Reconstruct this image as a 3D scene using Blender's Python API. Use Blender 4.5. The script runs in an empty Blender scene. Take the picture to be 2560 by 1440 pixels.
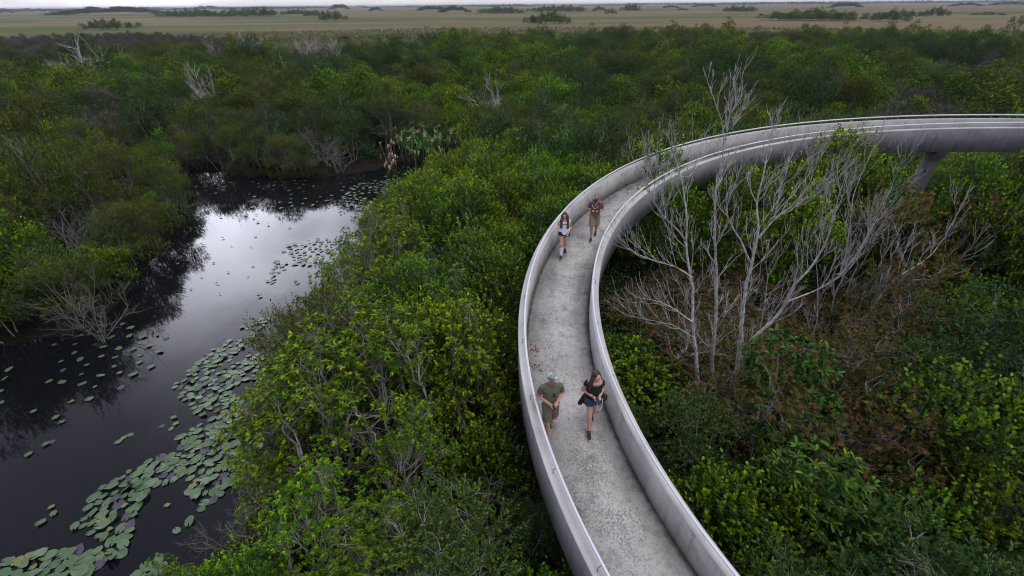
import bpy, bmesh, math, random
import numpy as np
from mathutils import Vector, Matrix

R_ = math.radians
sc = bpy.context.scene
COL = sc.collection
rng = np.random.default_rng(7)
random.seed(7)

# ------------------------------------------------------------------ camera
F_PX, PITCH, ROLL, CAMZ = 1149.35, 0.5528, 0.0087, 11.0      # focal length in pixels of a 2560 wide frame
cp, sp, cr, sr = math.cos(PITCH), math.sin(PITCH), math.cos(ROLL), math.sin(ROLL)
cam_d = bpy.data.cameras.new('camera')
cam_d.sensor_width = 36.0
cam_d.lens = F_PX / 2560 * 36.0
cam_d.clip_start, cam_d.clip_end = 0.1, 60000
cam = bpy.data.objects.new('camera', cam_d); COL.objects.link(cam)
rt, up, fw = Vector((cr, -sp * sr, -cp * sr)), Vector((sr, sp * cr, cp * cr)), Vector((0, cp, -sp))
cam.matrix_world = Matrix(((rt.x, up.x, -fw.x, 0), (rt.y, up.y, -fw.y, 0), (rt.z, up.z, -fw.z, CAMZ), (0, 0, 0, 1)))
sc.camera = cam

def ray(x, y):
    r2, u2 = (x - 1280) / F_PX, -(y - 720) / F_PX
    r, u = r2 * cr + u2 * sr, -r2 * sr + u2 * cr
    return np.array([r, cp + u * sp, u * cp - sp])
def uz(x, y, z):                      # point of the place at height z seen at photo pixel (x, y)
    d = ray(x, y); return d * ((z - CAMZ) / d[2]) + np.array([0, 0, CAMZ])
def uy(x, y, Y):                      # the same on the vertical plane y = Y
    d = ray(x, y); return d * (Y / d[1]) + np.array([0, 0, CAMZ])
def pix(P):
    P = np.asarray(P, float); X, Y, Z = P[..., 0], P[..., 1], P[..., 2] - CAMZ
    d = np.maximum(Y * cp - Z * sp, 1e-3); u = Y * sp + Z * cp
    return np.stack([1280 + F_PX * (X * cr - u * sr) / d, 720 - F_PX * (X * sr + u * cr) / d], -1)

# ------------------------------------------------------------------ sky, sun, exposure
SUN_AZ, SUN_EL = R_(120), R_(68)       # sun veiled by cloud, high behind the viewer
sun_dir = Vector((math.sin(SUN_AZ) * math.cos(SUN_EL), math.cos(SUN_AZ) * math.cos(SUN_EL), math.sin(SUN_EL)))
world = bpy.data.worlds.new('World'); sc.world = world; world.use_nodes = True
wn, wl = world.node_tree.nodes, world.node_tree.links
wn.clear()
def N(nodes, t, **kw):
    n = nodes.new(t)
    for k, v in kw.items(): setattr(n, k, v)
    return n
def math_node(nodes, links, op, a, b=None, clamp=False):
    n = nodes.new('ShaderNodeMath'); n.operation = op; n.use_clamp = clamp
    for i, v in enumerate((a, b)):
        if v is None: continue
        if isinstance(v, (int, float)): n.inputs[i].default_value = v
        else: links.new(v, n.inputs[i])
    return n.outputs[0]
def mixc(nodes, links, fac, a, b, blend='MIX'):
    n = nodes.new('ShaderNodeMix'); n.data_type = 'RGBA'; n.blend_type = blend
    for s, v in ((n.inputs[0], fac), (n.inputs[6], a), (n.inputs[7], b)):
        if isinstance(v, (int, float)): s.default_value = v
        elif isinstance(v, tuple): s.default_value = (v + (1,))[:4]
        else: links.new(v, s)
    return n.outputs[2]
def ramp(nodes, links, fac, stops):
    n = nodes.new('ShaderNodeValToRGB'); e = n.color_ramp.elements
    while len(e) < len(stops): e.new(0.5)
    for i, (p, c) in enumerate(stops):
        e[i].position = p; e[i].color = (c + (1,))[:4] if isinstance(c, tuple) else (c, c, c, 1)
    links.new(fac, n.inputs[0]); return n.outputs[0]

sky = N(wn, 'ShaderNodeTexSky', sky_type='NISHITA', sun_disc=False, sun_elevation=SUN_EL, sun_rotation=SUN_AZ)
tc = N(wn, 'ShaderNodeTexCoord')
sep = N(wn, 'ShaderNodeSeparateXYZ'); wl.new(tc.outputs['Generated'], sep.inputs[0])
zz = math_node(wn, wl, 'ADD', math_node(wn, wl, 'MAXIMUM', sep.outputs[2], 0.0), 0.16)
cmb = N(wn, 'ShaderNodeCombineXYZ')
wl.new(math_node(wn, wl, 'DIVIDE', sep.outputs[0], zz), cmb.inputs[0])
wl.new(math_node(wn, wl, 'DIVIDE', sep.outputs[1], zz), cmb.inputs[1])
cn = N(wn, 'ShaderNodeTexNoise'); cn.inputs['Scale'].default_value = 1.15; cn.inputs['Detail'].default_value = 7
cn.inputs['Roughness'].default_value = 0.52; cn.inputs['Distortion'].default_value = 0.5
wl.new(cmb.outputs[0], cn.inputs['Vector'])
dens = ramp(wn, wl, cn.outputs[0], [(0.40, 0.0), (0.60, 1.0)])            # cloud thickness
dot = N(wn, 'ShaderNodeVectorMath', operation='DOT_PRODUCT'); wl.new(tc.outputs['Generated'], dot.inputs[0]); dot.inputs[1].default_value = (math.sin(R_(-33)) * math.cos(R_(22)), math.cos(R_(-33)) * math.cos(R_(22)), math.sin(R_(22)))
dotp = math_node(wn, wl, 'MAXIMUM', dot.outputs[1], 0.0)
glow = math_node(wn, wl, 'POWER', dotp, 36.0)                             # thin bright gap in the cloud that the pond mirrors
thin = math_node(wn, wl, 'SUBTRACT', 1.15, math_node(wn, wl, 'MULTIPLY', dens, 0.75))
lum = math_node(wn, wl, 'MULTIPLY', math_node(wn, wl, 'MULTIPLY', glow, thin), 5.6)
cloud = mixc(wn, wl, dens, (0.66, 0.67, 0.82), (0.40, 0.41, 0.54))
band = math_node(wn, wl, 'POWER', math_node(wn, wl, 'SUBTRACT', 1.0, math_node(wn, wl, 'MAXIMUM', sep.outputs[2], 0.0), True), 14.0)
cloud = mixc(wn, wl, math_node(wn, wl, 'MULTIPLY', band, 0.85), cloud, (0.86, 0.82, 0.84))
lit = mixc(wn, wl, 1.0, cloud, (0, 0, 0), 'ADD')
gl = N(wn, 'ShaderNodeVectorMath', operation='SCALE'); gl.inputs[0].default_value = (0.86, 0.88, 1.0); wl.new(lum, gl.inputs['Scale'])
tot = N(wn, 'ShaderNodeVectorMath', operation='ADD'); wl.new(lit, tot.inputs[0]); wl.new(gl.outputs[0], tot.inputs[1])
skm = N(wn, 'ShaderNodeVectorMath', operation='SCALE'); wl.new(sky.outputs[0], skm.inputs[0]); skm.inputs['Scale'].default_value = 0.10
allc = mixc(wn, wl, 0.88, skm.outputs[0], tot.outputs[0])
world.cycles.sampling_method = 'MANUAL'; world.cycles.sample_map_resolution = 512
bg = N(wn, 'ShaderNodeBackground'); wl.new(allc, bg.inputs[0]); bg.inputs[1].default_value = 1.0
wo = N(wn, 'ShaderNodeOutputWorld'); wl.new(bg.outputs[0], wo.inputs[0])

sun_d = bpy.data.lights.new('sun', 'SUN'); sun_d.energy = 1.5; sun_d.angle = R_(40); sun_d.color = (1.0, 0.96, 0.88)
sun = bpy.data.objects.new('sun', sun_d); COL.objects.link(sun)
sun.rotation_euler = sun_dir.to_track_quat('Z', 'Y').to_euler(); sun.location = sun_dir * 60

vs = sc.view_settings
vs.view_transform = 'Standard'; vs.look = 'None'; vs.gamma = 1; vs.exposure = 0.18; vs.use_curve_mapping = False
sc.cycles.use_denoising = True
sc.cycles.max_bounces = 4; sc.cycles.diffuse_bounces = 2; sc.cycles.glossy_bounces = 2; sc.cycles.transmission_bounces = 2
sc.cycles.filter_width = 1.15
sc.cycles.transparent_max_bounces = 4; sc.cycles.volume_bounces = 0
sc.cycles.caustics_reflective = False; sc.cycles.caustics_refractive = False

# ------------------------------------------------------------------ helpers
def tag(o, label=None, cat=None, group=None, kind=None):
    if label: o['label'] = label
    if cat: o['category'] = cat
    if group: o['group'] = group
    if kind: o['kind'] = kind
    return o
def mesh(name, V, faces, attr=None, uv=None, smooth=False):
    """V (n,3); faces: list of (m,k) integer arrays; attr: point colours (n,3); uv: per point (n,2)"""
    me = bpy.data.meshes.new(name)
    V = np.asarray(V, np.float32); faces = [np.asarray(f, np.int32) for f in faces if len(f)]
    me.vertices.add(len(V)); me.vertices.foreach_set('co', V.ravel())
    li = np.concatenate([f.ravel() for f in faces]); cnt = np.concatenate([np.full(len(f), f.shape[1], np.int32) for f in faces])
    me.loops.add(len(li)); me.loops.foreach_set('vertex_index', li)
    me.polygons.add(len(cnt)); me.polygons.foreach_set('loop_start', np.concatenate([[0], np.cumsum(cnt)[:-1]]).astype(np.int32))
    if smooth: me.polygons.foreach_set('use_smooth', np.ones(len(cnt), bool))
    if attr is not None:
        a = me.attributes.new('tint', 'FLOAT_COLOR', 'POINT')
        a.data.foreach_set('color', np.concatenate([attr, np.ones((len(attr), 1))], 1).astype(np.float32).ravel())
    if uv is not None:
        u = me.uv_layers.new(name='UVMap'); u.data.foreach_set('uv', np.asarray(uv, np.float32)[li].ravel())
    me.update(calc_edges=True); me.validate()
    return me
def obj(name, me, mat=None, parent=None, loc=None):
    o = bpy.data.objects.new(name, me); COL.objects.link(o)
    if mat is not None and me is not None:
        if len(me.materials) == 0: me.materials.append(mat)
    if parent is not None: o.parent = parent
    if loc is not None: o.location = loc
    return o
def empty(name, loc=(0, 0, 0), rz=0.0, s=1.0):
    o = bpy.data.objects.new(name, None); COL.objects.link(o)
    o.location = loc; o.rotation_euler = (0, 0, rz); o.scale = (s, s, s) if isinstance(s, (int, float)) else s
    o.empty_display_size = 0.2
    return o
def nrm(a): return a / (np.linalg.norm(a, axis=-1, keepdims=True) + 1e-9)

class Tubes:
    def __init__(s): s.V, s.F, s.n = [], [], 0
    def add(s, pts, rad, sides=5, cap=False):
        pts = np.asarray(pts, float); k = len(pts); rad = np.broadcast_to(np.asarray(rad, float), (k,))
        t = nrm(np.gradient(pts, axis=0)); ref = np.array([0.3, 0.2, 1.0]) if abs(t[0, 2]) < 0.8 else np.array([1.0, 0.2, 0.1])
        a = nrm(np.cross(t, ref)); b = np.cross(t, a)
        an = np.arange(sides) / sides * 2 * np.pi
        ring = pts[:, None] + rad[:, None, None] * (np.cos(an)[None, :, None] * a[:, None] + np.sin(an)[None, :, None] * b[:, None])
        s.V.append(ring.reshape(-1, 3))
        i = np.arange(k - 1)[:, None] * sides; j = np.arange(sides)[None]; j2 = (j + 1) % sides
        s.F.append((np.stack([i + j, i + j2, i + sides + j2, i + sides + j], -1).reshape(-1, 4)) + s.n)
        s.n += k * sides
    def mesh(s, name, smooth=True): return mesh(name, np.concatenate(s.V), [np.concatenate(s.F)], smooth=smooth)

# ------------------------------------------------------------------ materials
MATS = {}
def material(name):
    m = bpy.data.materials.new(name); m.use_nodes = True; n, l = m.node_tree.nodes, m.node_tree.links
    b = n['Principled BSDF']; MATS[name] = m
    return m, n, l, b
def plain(name, col, rough=0.6, metal=0.0, spec=0.4, jitter=0.0, scale=30):
    m, n, l, b = material(name)
    b.inputs['Roughness'].default_value = rough; b.inputs['Metallic'].default_value = metal; b.inputs['Specular IOR Level'].default_value = spec
    b.inputs['Base Color'].default_value = col + (1,)
    if jitter:
        t = N(n, 'ShaderNodeTexCoord'); z = N(n, 'ShaderNodeTexNoise'); z.inputs['Scale'].default_value = scale; z.inputs['Detail'].default_value = 4
        l.new(t.outputs['Object'], z.inputs['Vector'])
        lo = tuple(c * (1 - jitter) for c in col); hi = tuple(min(1, c * (1 + jitter)) for c in col)
        l.new(mixc(n, l, z.outputs[0], lo, hi), b.inputs['Base Color'])
        bp = N(n, 'ShaderNodeBump'); bp.inputs['Strength'].default_value = 0.25; bp.inputs['Distance'].default_value = 0.01
        l.new(z.outputs[0], bp.inputs['Height']); l.new(bp.outputs[0], b.inputs['Normal'])
    return m
def leaf_mat(name, old, new, special=(0.35, 0.16, 0.02), rough=0.5, spec=0.16, vary=0.5, trans=0.17, gv=0.8):
    m, n, l, b = material(name)
    a = N(n, 'ShaderNodeAttribute', attribute_name='tint'); s = N(n, 'ShaderNodeSeparateColor'); l.new(a.outputs['Color'], s.inputs[0])
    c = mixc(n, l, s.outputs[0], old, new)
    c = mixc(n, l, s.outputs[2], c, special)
    oi = N(n, 'ShaderNodeObjectInfo')
    hs = N(n, 'ShaderNodeHueSaturation'); l.new(c, hs.inputs['Color'])
    l.new(math_node(n, l, 'ADD', math_node(n, l, 'MULTIPLY', oi.outputs['Random'], 0.045), 0.477), hs.inputs['Hue'])
    r2 = math_node(n, l, 'FRACT', math_node(n, l, 'MULTIPLY', oi.outputs['Random'], 37.7))
    v = math_node(n, l, 'ADD', math_node(n, l, 'MULTIPLY', r2, vary), 1 - vary * 0.5)
    v = math_node(n, l, 'MULTIPLY', v, math_node(n, l, 'ADD', math_node(n, l, 'MULTIPLY', s.outputs[1], gv), 1 - gv / 2))
    l.new(v, hs.inputs['Value'])
    l.new(math_node(n, l, 'ADD', math_node(n, l, 'MULTIPLY', s.outputs[1], 0.25), 0.98), hs.inputs['Saturation'])
    l.new(hs.outputs[0], b.inputs['Base Color']); b.inputs['Roughness'].default_value = rough; b.inputs['Specular IOR Level'].default_value = spec
    t = N(n, 'ShaderNodeBsdfTranslucent'); l.new(hs.outputs[0], t.inputs[0])
    mx = N(n, 'ShaderNodeMixShader'); mx.inputs[0].default_value = trans
    l.new(b.outputs[0], mx.inputs[1]); l.new(t.outputs[0], mx.inputs[2]); l.new(mx.outputs[0], n['Material Output'].inputs[0])
    return m
def bark_mat(name, lo, hi):
    m, n, l, b = material(name)
    t = N(n, 'ShaderNodeTexCoord'); z = N(n, 'ShaderNodeTexNoise'); z.inputs['Scale'].default_value = 9; z.inputs['Detail'].default_value = 5
    l.new(t.outputs['Object'], z.inputs['Vector'])
    oi = N(n, 'ShaderNodeObjectInfo')
    c = mixc(n, l, ramp(n, l, z.outputs[0], [(0.32, 0.0), (0.68, 1.0)]), lo, hi)
    hs = N(n, 'ShaderNodeHueSaturation'); l.new(c, hs.inputs['Color']); l.new(math_node(n, l, 'ADD', math_node(n, l, 'MULTIPLY', oi.outputs['Random'], 0.5), 0.75), hs.inputs['Value'])
    l.new(hs.outputs[0], b.inputs['Base Color']); b.inputs['Roughness'].default_value = 0.85; b.inputs['Specular IOR Level'].default_value = 0.2
    return m

leaf_mat('coco_leaf', (0.027, 0.061, 0.007), (0.240, 0.392, 0.030), rough=0.45)  # leaf age tones, pulled further apart to carry shade and highlights in colour
leaf_mat('shade_coco_leaf', (0.012, 0.028, 0.005), (0.140, 0.250, 0.020), rough=0.40)  # darker copy of coco_leaf, with the near shrubs' shade put into its colours
leaf_mat('olive_leaf', (0.038, 0.058, 0.012), (0.168, 0.222, 0.032), special=(0.30, 0.17, 0.02))
leaf_mat('dark_leaf', (0.025, 0.052, 0.014), (0.090, 0.165, 0.038))
leaf_mat('willow_leaf', (0.052, 0.100, 0.014), (0.215, 0.325, 0.036), special=(0.42, 0.20, 0.02))
leaf_mat('bay_leaf', (0.040, 0.098, 0.024), (0.15, 0.25, 0.05), special=(0.30, 0.07, 0.015), rough=0.3)
leaf_mat('maple_leaf', (0.060, 0.062, 0.017), (0.120, 0.060, 0.034), special=(0.24, 0.030, 0.02), rough=0.6, vary=0.5)
leaf_mat('reed_leaf', (0.048, 0.115, 0.036), (0.105, 0.20, 0.065), special=(0.46, 0.36, 0.25), rough=0.4)
leaf_mat('sedge_leaf', (0.158, 0.138, 0.076), (0.082, 0.100, 0.030), special=(0.190, 0.122, 0.080), rough=0.9, spec=0.05, vary=0.0, gv=0.3)
bark_mat('grey_bark', (0.16, 0.15, 0.13), (0.40, 0.38, 0.35))
bark_mat('twig_bark', (0.12, 0.108, 0.10), (0.27, 0.25, 0.235))
bark_mat('dead_wood', (0.22, 0.21, 0.20), (0.58, 0.56, 0.55))
leaf_mat('brush_twig', (0.125, 0.112, 0.108), (0.27, 0.25, 0.24), rough=0.9, spec=0.05, vary=0.4, trans=0.0, gv=0.5)
bark_mat('dark_twig', (0.07, 0.06, 0.058), (0.15, 0.125, 0.118))

def concrete(name, base, floor=False, streak=0.0):
    m, n, l, b = material(name)
    uvn = N(n, 'ShaderNodeUVMap', uv_map='UVMap')
    def noise(scale, detail=5, stretch=None, rough=0.6, off=0):
        v = uvn.outputs[0]
        mp = N(n, 'ShaderNodeMapping'); l.new(v, mp.inputs[0]); mp.inputs['Location'].default_value = (off, off * 1.7, off)
        if stretch: mp.inputs['Scale'].default_value = stretch
        z = N(n, 'ShaderNodeTexNoise'); z.inputs['Scale'].default_value = scale; z.inputs['Detail'].default_value = detail; z.inputs['Roughness'].default_value = rough
        l.new(mp.outputs[0], z.inputs['Vector']); return z.outputs[0]
    big = noise(0.9, 6, off=3); mid = noise(4.0, 6, off=8); fine = noise(42, 3, off=2, rough=0.7)
    d = tuple(c * 0.72 for c in base); h = tuple(min(1, c * 1.12) for c in base)
    c = mixc(n, l, ramp(n, l, big, [(0.3, 0.0), (0.7, 1.0)]), d, h)
    hgt = fine
    if floor:
        # exposed aggregate: dark lichen specks, thicker in drifting patches; smoother screed strips along both walls
        sepx = N(n, 'ShaderNodeSeparateXYZ'); l.new(uvn.outputs[0], sepx.inputs[0])
        patch = ramp(n, l, noise(1.5, 5, off=11, stretch=(0.7, 1.0, 1)), [(0.34, 0.0), (0.66, 1.0)])
        spk = noise(23, 5, off=5, rough=0.85)
        thr = math_node(n, l, 'SUBTRACT', 0.565, math_node(n, l, 'MULTIPLY', patch, 0.12))
        wob = math_node(n, l, 'ADD', sepx.outputs[1], math_node(n, l, 'MULTIPLY', math_node(n, l, 'SUBTRACT', mid, 0.5), 0.16))
        ins = ramp(n, l, wob, [(0.27, 0.0), (0.32, 1.0)])
        ins2 = ramp(n, l, math_node(n, l, 'SUBTRACT', 1.74, wob), [(0.10, 0.0), (0.17, 1.0)])
        s_ = math_node(n, l, 'MULTIPLY', math_node(n, l, 'SUBTRACT', spk, thr), 9.0, True)
        s_ = math_node(n, l, 'MULTIPLY', s_, math_node(n, l, 'MULTIPLY', math_node(n, l, 'ADD', math_node(n, l, 'MULTIPLY', ins, 0.75), 0.25), math_node(n, l, 'ADD', math_node(n, l, 'MULTIPLY', ins2, 0.6), 0.4)))
        c = mixc(n, l, math_node(n, l, 'MULTIPLY', s_, 0.82), c, (0.078, 0.075, 0.075))
        mot = ramp(n, l, noise(8.5, 7, off=61, rough=0.8), [(0.50, 0.0), (0.64, 1.0)])
        c = mixc(n, l, math_node(n, l, 'MULTIPLY', mot, 0.5), c, (0.15, 0.146, 0.146))
        blot = ramp(n, l, noise(2.6, 7, off=21, rough=0.7), [(0.52, 0.0), (0.68, 1.0)])
        c = mixc(n, l, math_node(n, l, 'MULTIPLY', blot, 0.55), c, (0.11, 0.105, 0.10))
        lite = ramp(n, l, noise(70, 2, off=31), [(0.62, 0.0), (0.74, 1.0)])
        c = mixc(n, l, math_node(n, l, 'MULTIPLY', lite, 0.35), c, (0.62, 0.61, 0.60))
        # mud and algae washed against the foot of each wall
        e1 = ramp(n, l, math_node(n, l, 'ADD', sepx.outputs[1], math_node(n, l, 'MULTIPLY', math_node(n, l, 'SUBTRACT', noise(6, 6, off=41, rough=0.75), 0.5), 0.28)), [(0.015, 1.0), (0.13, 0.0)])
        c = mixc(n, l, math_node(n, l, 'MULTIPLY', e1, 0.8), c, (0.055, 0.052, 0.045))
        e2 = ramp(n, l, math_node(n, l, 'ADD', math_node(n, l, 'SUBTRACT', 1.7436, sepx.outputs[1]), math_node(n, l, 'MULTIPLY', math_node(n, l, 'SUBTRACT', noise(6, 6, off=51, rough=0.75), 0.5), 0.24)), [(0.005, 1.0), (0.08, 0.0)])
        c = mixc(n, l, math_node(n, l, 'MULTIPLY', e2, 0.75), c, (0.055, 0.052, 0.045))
        hgt = spk
    else:
        st = ramp(n, l, noise(1.0, 6, stretch=(5.5, 0.6, 1), off=14, rough=0.75), [(0.52, 0.0), (0.72, 1.0)])
        st2 = ramp(n, l, noise(1.0, 5, stretch=(19, 1.0, 1), off=19, rough=0.7), [(0.60, 0.0), (0.68, 1.0)])
        c = mixc(n, l, math_node(n, l, 'MULTIPLY', st, streak), c, (0.10, 0.098, 0.10))
        c = mixc(n, l, math_node(n, l, 'MULTIPLY', st2, streak * 0.8), c, (0.055, 0.053, 0.058))
        sm = ramp(n, l, noise(3.2, 8, off=27, rough=0.72), [(0.56, 0.0), (0.72, 1.0)])
        c = mixc(n, l, math_node(n, l, 'MULTIPLY', sm, 0.35 + streak * 0.3), c, (0.12, 0.116, 0.115))
        pit = ramp(n, l, noise(30, 4, off=33, rough=0.7), [(0.62, 0.0), (0.70, 1.0)])
        c = mixc(n, l, math_node(n, l, 'MULTIPLY', pit, 0.4), c, (0.10, 0.095, 0.09))
    l.new(c, b.inputs['Base Color']); b.inputs['Roughness'].default_value = 0.88; b.inputs['Specular IOR Level'].default_value = 0.25
    bp = N(n, 'ShaderNodeBump'); bp.inputs['Strength'].default_value = 0.5; bp.inputs['Distance'].default_value = 0.006 if floor else 0.004
    l.new(hgt, bp.inputs['Height']); l.new(bp.outputs[0], b.inputs['Normal'])
    return m
concrete('floor_concrete', (0.49, 0.478, 0.470), floor=True)
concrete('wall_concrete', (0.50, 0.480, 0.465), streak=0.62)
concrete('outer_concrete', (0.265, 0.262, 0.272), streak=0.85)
concrete('cap_concrete', (0.50, 0.485, 0.475), streak=0.0)
plain('galvanised_rail', (0.66, 0.68, 0.74), rough=0.38, metal=0.15, spec=0.6, jitter=0.06, scale=5)  # base colour raised so the sky's highlight on the rail is painted in
plain('rusty_bracket', (0.16, 0.155, 0.15), rough=0.7, metal=0.3, jitter=0.3, scale=40)
plain('drain_hole_shade', (0.02, 0.02, 0.02), rough=0.9)  # near-black colour paints the shade inside the scupper openings

# ------------------------------------------------------------------ the concrete ramp
CX, CY, RI, RW, RT, HPAR, HBOT = 14.193, 9.201, 12.090, 1.7436, 0.2154, 0.7704, 0.2221
RO = RI + RW
def zfl(th): return CAMZ - 7.941 - 1.2847 * (th - math.pi)
def rp(th, R, dz): return np.stack([CX + R * np.cos(th), CY + R * np.sin(th), zfl(th) + dz], -1)
TH = np.radians(np.arange(-8, 312.1, 0.75))
rampo = tag(empty('spiral_ramp', (CX + RI, CY, 0)), 'grey concrete spiral walkway with low parapets curving through the thicket', 'walkway')
RB = np.array([CX + RI, CY, 0])
def sweep(name, section, mats, closed=True):
    """section: list of (R, dz, facematerial index of the segment that starts here)"""
    k = len(section); th = TH; V, UV, F, MI = [], [], [], []
    for i in range(k if closed else k - 1):
        (r0, d0, mi), (r1, d1, _) = section[i], section[(i + 1) % k]
        a, b = rp(th, r0, d0), rp(th, r1, d1); base = sum(len(v) for v in V)
        horiz = abs(r1 - r0) > abs(d1 - d0)
        ta, tb = ((r0 - RI), (r1 - RI)) if horiz else (d0, d1)
        s = th * 13.0
        V.append(np.concatenate([a, b]) - RB); UV.append(np.concatenate([np.stack([s, np.full_like(s, ta)], 1), np.stack([s, np.full_like(s, tb)], 1)]))
        j = np.arange(len(th) - 1); n = len(th)
        F.append(np.stack([j, j + 1, j + 1 + n, j + n], 1) + base); MI.append(np.full(len(j), mi))
    me = mesh(name, np.concatenate(V), [np.concatenate(F)], uv=np.concatenate(UV))
    for m in mats: me.materials.append(MATS[m])
    me.polygons.foreach_set('material_index', np.concatenate(MI).astype(np.int32))
    bm = bmesh.new(); bm.from_mesh(me); bmesh.ops.remove_doubles(bm, verts=bm.verts, dist=1e-5)
    bmesh.ops.recalc_face_normals(bm, faces=bm.faces); bm.to_mesh(me); bm.free()
    return obj(name, me, None, rampo)
c_ = 0.018
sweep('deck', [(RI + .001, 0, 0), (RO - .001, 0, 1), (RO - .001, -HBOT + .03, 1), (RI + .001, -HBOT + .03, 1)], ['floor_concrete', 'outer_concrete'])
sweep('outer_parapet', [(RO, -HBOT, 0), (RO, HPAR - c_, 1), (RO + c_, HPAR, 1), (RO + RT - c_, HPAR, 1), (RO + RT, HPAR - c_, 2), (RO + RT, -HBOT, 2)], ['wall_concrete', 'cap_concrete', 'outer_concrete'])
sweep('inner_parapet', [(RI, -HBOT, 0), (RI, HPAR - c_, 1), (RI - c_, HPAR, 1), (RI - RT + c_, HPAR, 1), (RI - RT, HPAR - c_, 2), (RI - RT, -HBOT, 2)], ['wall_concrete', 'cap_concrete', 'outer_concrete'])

HR, ROFF = 0.1735, 0.043
def handrail(R, sgn, th0, step):
    t = Tubes(); t.add(rp(TH, R, HPAR + HR) - RB, 0.027, 10)
    h = obj('handrail', t.mesh('handrail'), MATS['galvanised_rail'], rampo)
    for th in np.radians(np.arange(th0 % step - step, 305, step)):
        # hooked bracket: rises from the middle of the parapet top and curls in under the rail
        Rb = R + sgn * 0.068
        e = np.array([math.cos(th), math.sin(th), 0]); o0 = rp(np.array(th), Rb, HPAR)
        b = Tubes()
        path = [(0, -.01), (0, .05), (.006, .085), (0, .112), (-.03, .128), (-.058, .138), (-.068, .150)]
        b.add([o0 + e * (sgn * a) + np.array([0, 0, z]) - o0 for a, z in path], 0.0075, 5)
        b.add([np.array([0, 0, -.004]), np.array([0, 0, .004])], 0.0, 4)
        an = np.linspace(0, 2 * np.pi, 9)[:-1]
        ko = obj('bracket', b.mesh('bracket'), MATS['rusty_bracket'], h, tuple(o0 - RB))
    return h
handrail(RO + ROFF, 1, 63.9, 7.3)
handrail(RI - ROFF, -1, 66.0, 8.6)

for dth in (66.5, 94, 121.5, 149, 176.5, 204, 231.5, 259):
    th = R_(dth); zb = float(zfl(th)) - HBOT; rm = (RI + RO) / 2
    bm = bmesh.new()
    def prism(x0, x1, y, z0, z1, x0t=None, x1t=None, yt=None):
        x0t = x0 if x0t is None else x0t; x1t = x1 if x1t is None else x1t; yt = y if yt is None else yt
        v = [bm.verts.new(q) for q in ((x0, -y, z0), (x1, -y, z0), (x1, y, z0), (x0, y, z0), (x0t, -yt, z1), (x1t, -yt, z1), (x1t, yt, z1), (x0t, yt, z1))]
        for f in ((3, 2, 1, 0), (4, 5, 6, 7), (0, 1, 5, 4), (1, 2, 6, 5), (2, 3, 7, 6), (3, 0, 4, 7)): bm.faces.new([v[i] for i in f])
    prism(-.95, .95, .20, zb - .10, zb - .002)                                   # bearing sill
    prism(-.42, .42, .19, zb - .62, zb - .102, -.93, .93, .19)                   # flared head
    prism(-.36, .36, .185, -.5, zb - .622, -.40, .40, .185)                      # shaft
    bmesh.ops.bevel(bm, geom=bm.edges[:], offset=0.012, segments=1, affect='EDGES')
    me = bpy.data.meshes.new('pier'); bm.to_mesh(me); bm.free()
    u = me.uv_layers.new(name='UVMap')
    for lp in me.loops:
        co = me.vertices[lp.vertex_index].co; u.data[lp.index].uv = (co.x + co.y * 1.3, co.z)
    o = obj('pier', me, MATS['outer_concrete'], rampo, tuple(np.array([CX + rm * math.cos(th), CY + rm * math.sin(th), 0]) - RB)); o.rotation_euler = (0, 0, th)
for dth in (131.1, 152, 174, 110):                                               # scuppers at the outer parapet foot: blocks coloured like the shade inside holes
    th = R_(dth); bm = bmesh.new(); bmesh.ops.create_cube(bm, size=1); bmesh.ops.scale(bm, vec=(.02, .10, .07), verts=bm.verts)
    bmesh.ops.bevel(bm, geom=bm.edges[:], offset=0.006, segments=1, affect='EDGES')
    me = bpy.data.meshes.new('drain'); bm.to_mesh(me); bm.free()
    o = obj('drain', me, MATS['drain_hole_shade'], rampo, tuple(rp(np.array(th), RO - .004, .038) - RB)); o.rotation_euler = (0, 0, th)

# ------------------------------------------------------------------ pond, ground, marsh
shore_px = [(300, 1520, 1), (390, 1420, 1), (470, 1340, 1), (570, 1250, 1), (650, 1170, 1), (640, 1080, 1), (650, 960, 1), (700, 860, 1), (780, 770, 1), (850, 690, 1), (900, 620, 1),
            (930, 550, 1), (1000, 490, 1), (1070, 450, 1), (1115, 410, .5), (1120, 392, 0), (1000, 405, 0), (940, 425, 0), (860, 438, 0), (760, 446, 0), (650, 442, 0), (560, 430, 0), (450, 435, 0),
            (425, 465, 0), (455, 520, 0), (480, 552, 0), (430, 600, 0), (380, 655, 0), (340, 715, 0), (280, 790, 0), (180, 838, 0), (60, 858, 0), (-100, 880, 0), (-500, 950, 0), (-750, 1250, 0), (-700, 1900, 0), (0, 1900, 0)]
SHORE = np.array([uz(*q)[:2] for q in shore_px])
def sdist(P, poly):                    # signed distance, positive inside
    P = np.asarray(P, float); a = poly; b = np.roll(poly, -1, 0); best = np.full(len(P), 1e9); ins = np.zeros(len(P), bool)
    for p, q in zip(a, b):
        d = q - p; t = np.clip(((P - p) @ d) / (d @ d), 0, 1); best = np.minimum(best, np.linalg.norm(P - (p + t[:, None] * d), axis=1))
        cond = (p[1] > P[:, 1]) != (q[1] > P[:, 1])
        with np.errstate(divide='ignore', invalid='ignore'): xi = (q[0] - p[0]) * (P[:, 1] - p[1]) / (q[1] - p[1]) + p[0]
        ins ^= cond & (P[:, 0] < xi)
    return np.where(ins, best, -best)
gx = np.concatenate([[-24000, -12000, -6000, -3000, -1500, -800, -400, -250, -160, -110, -80, -60], np.arange(-48, 12, 0.6), np.arange(12, 60, 4), [60, 80, 110, 160, 250, 400, 800, 1500, 3000, 6000, 12000, 24000]])
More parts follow.
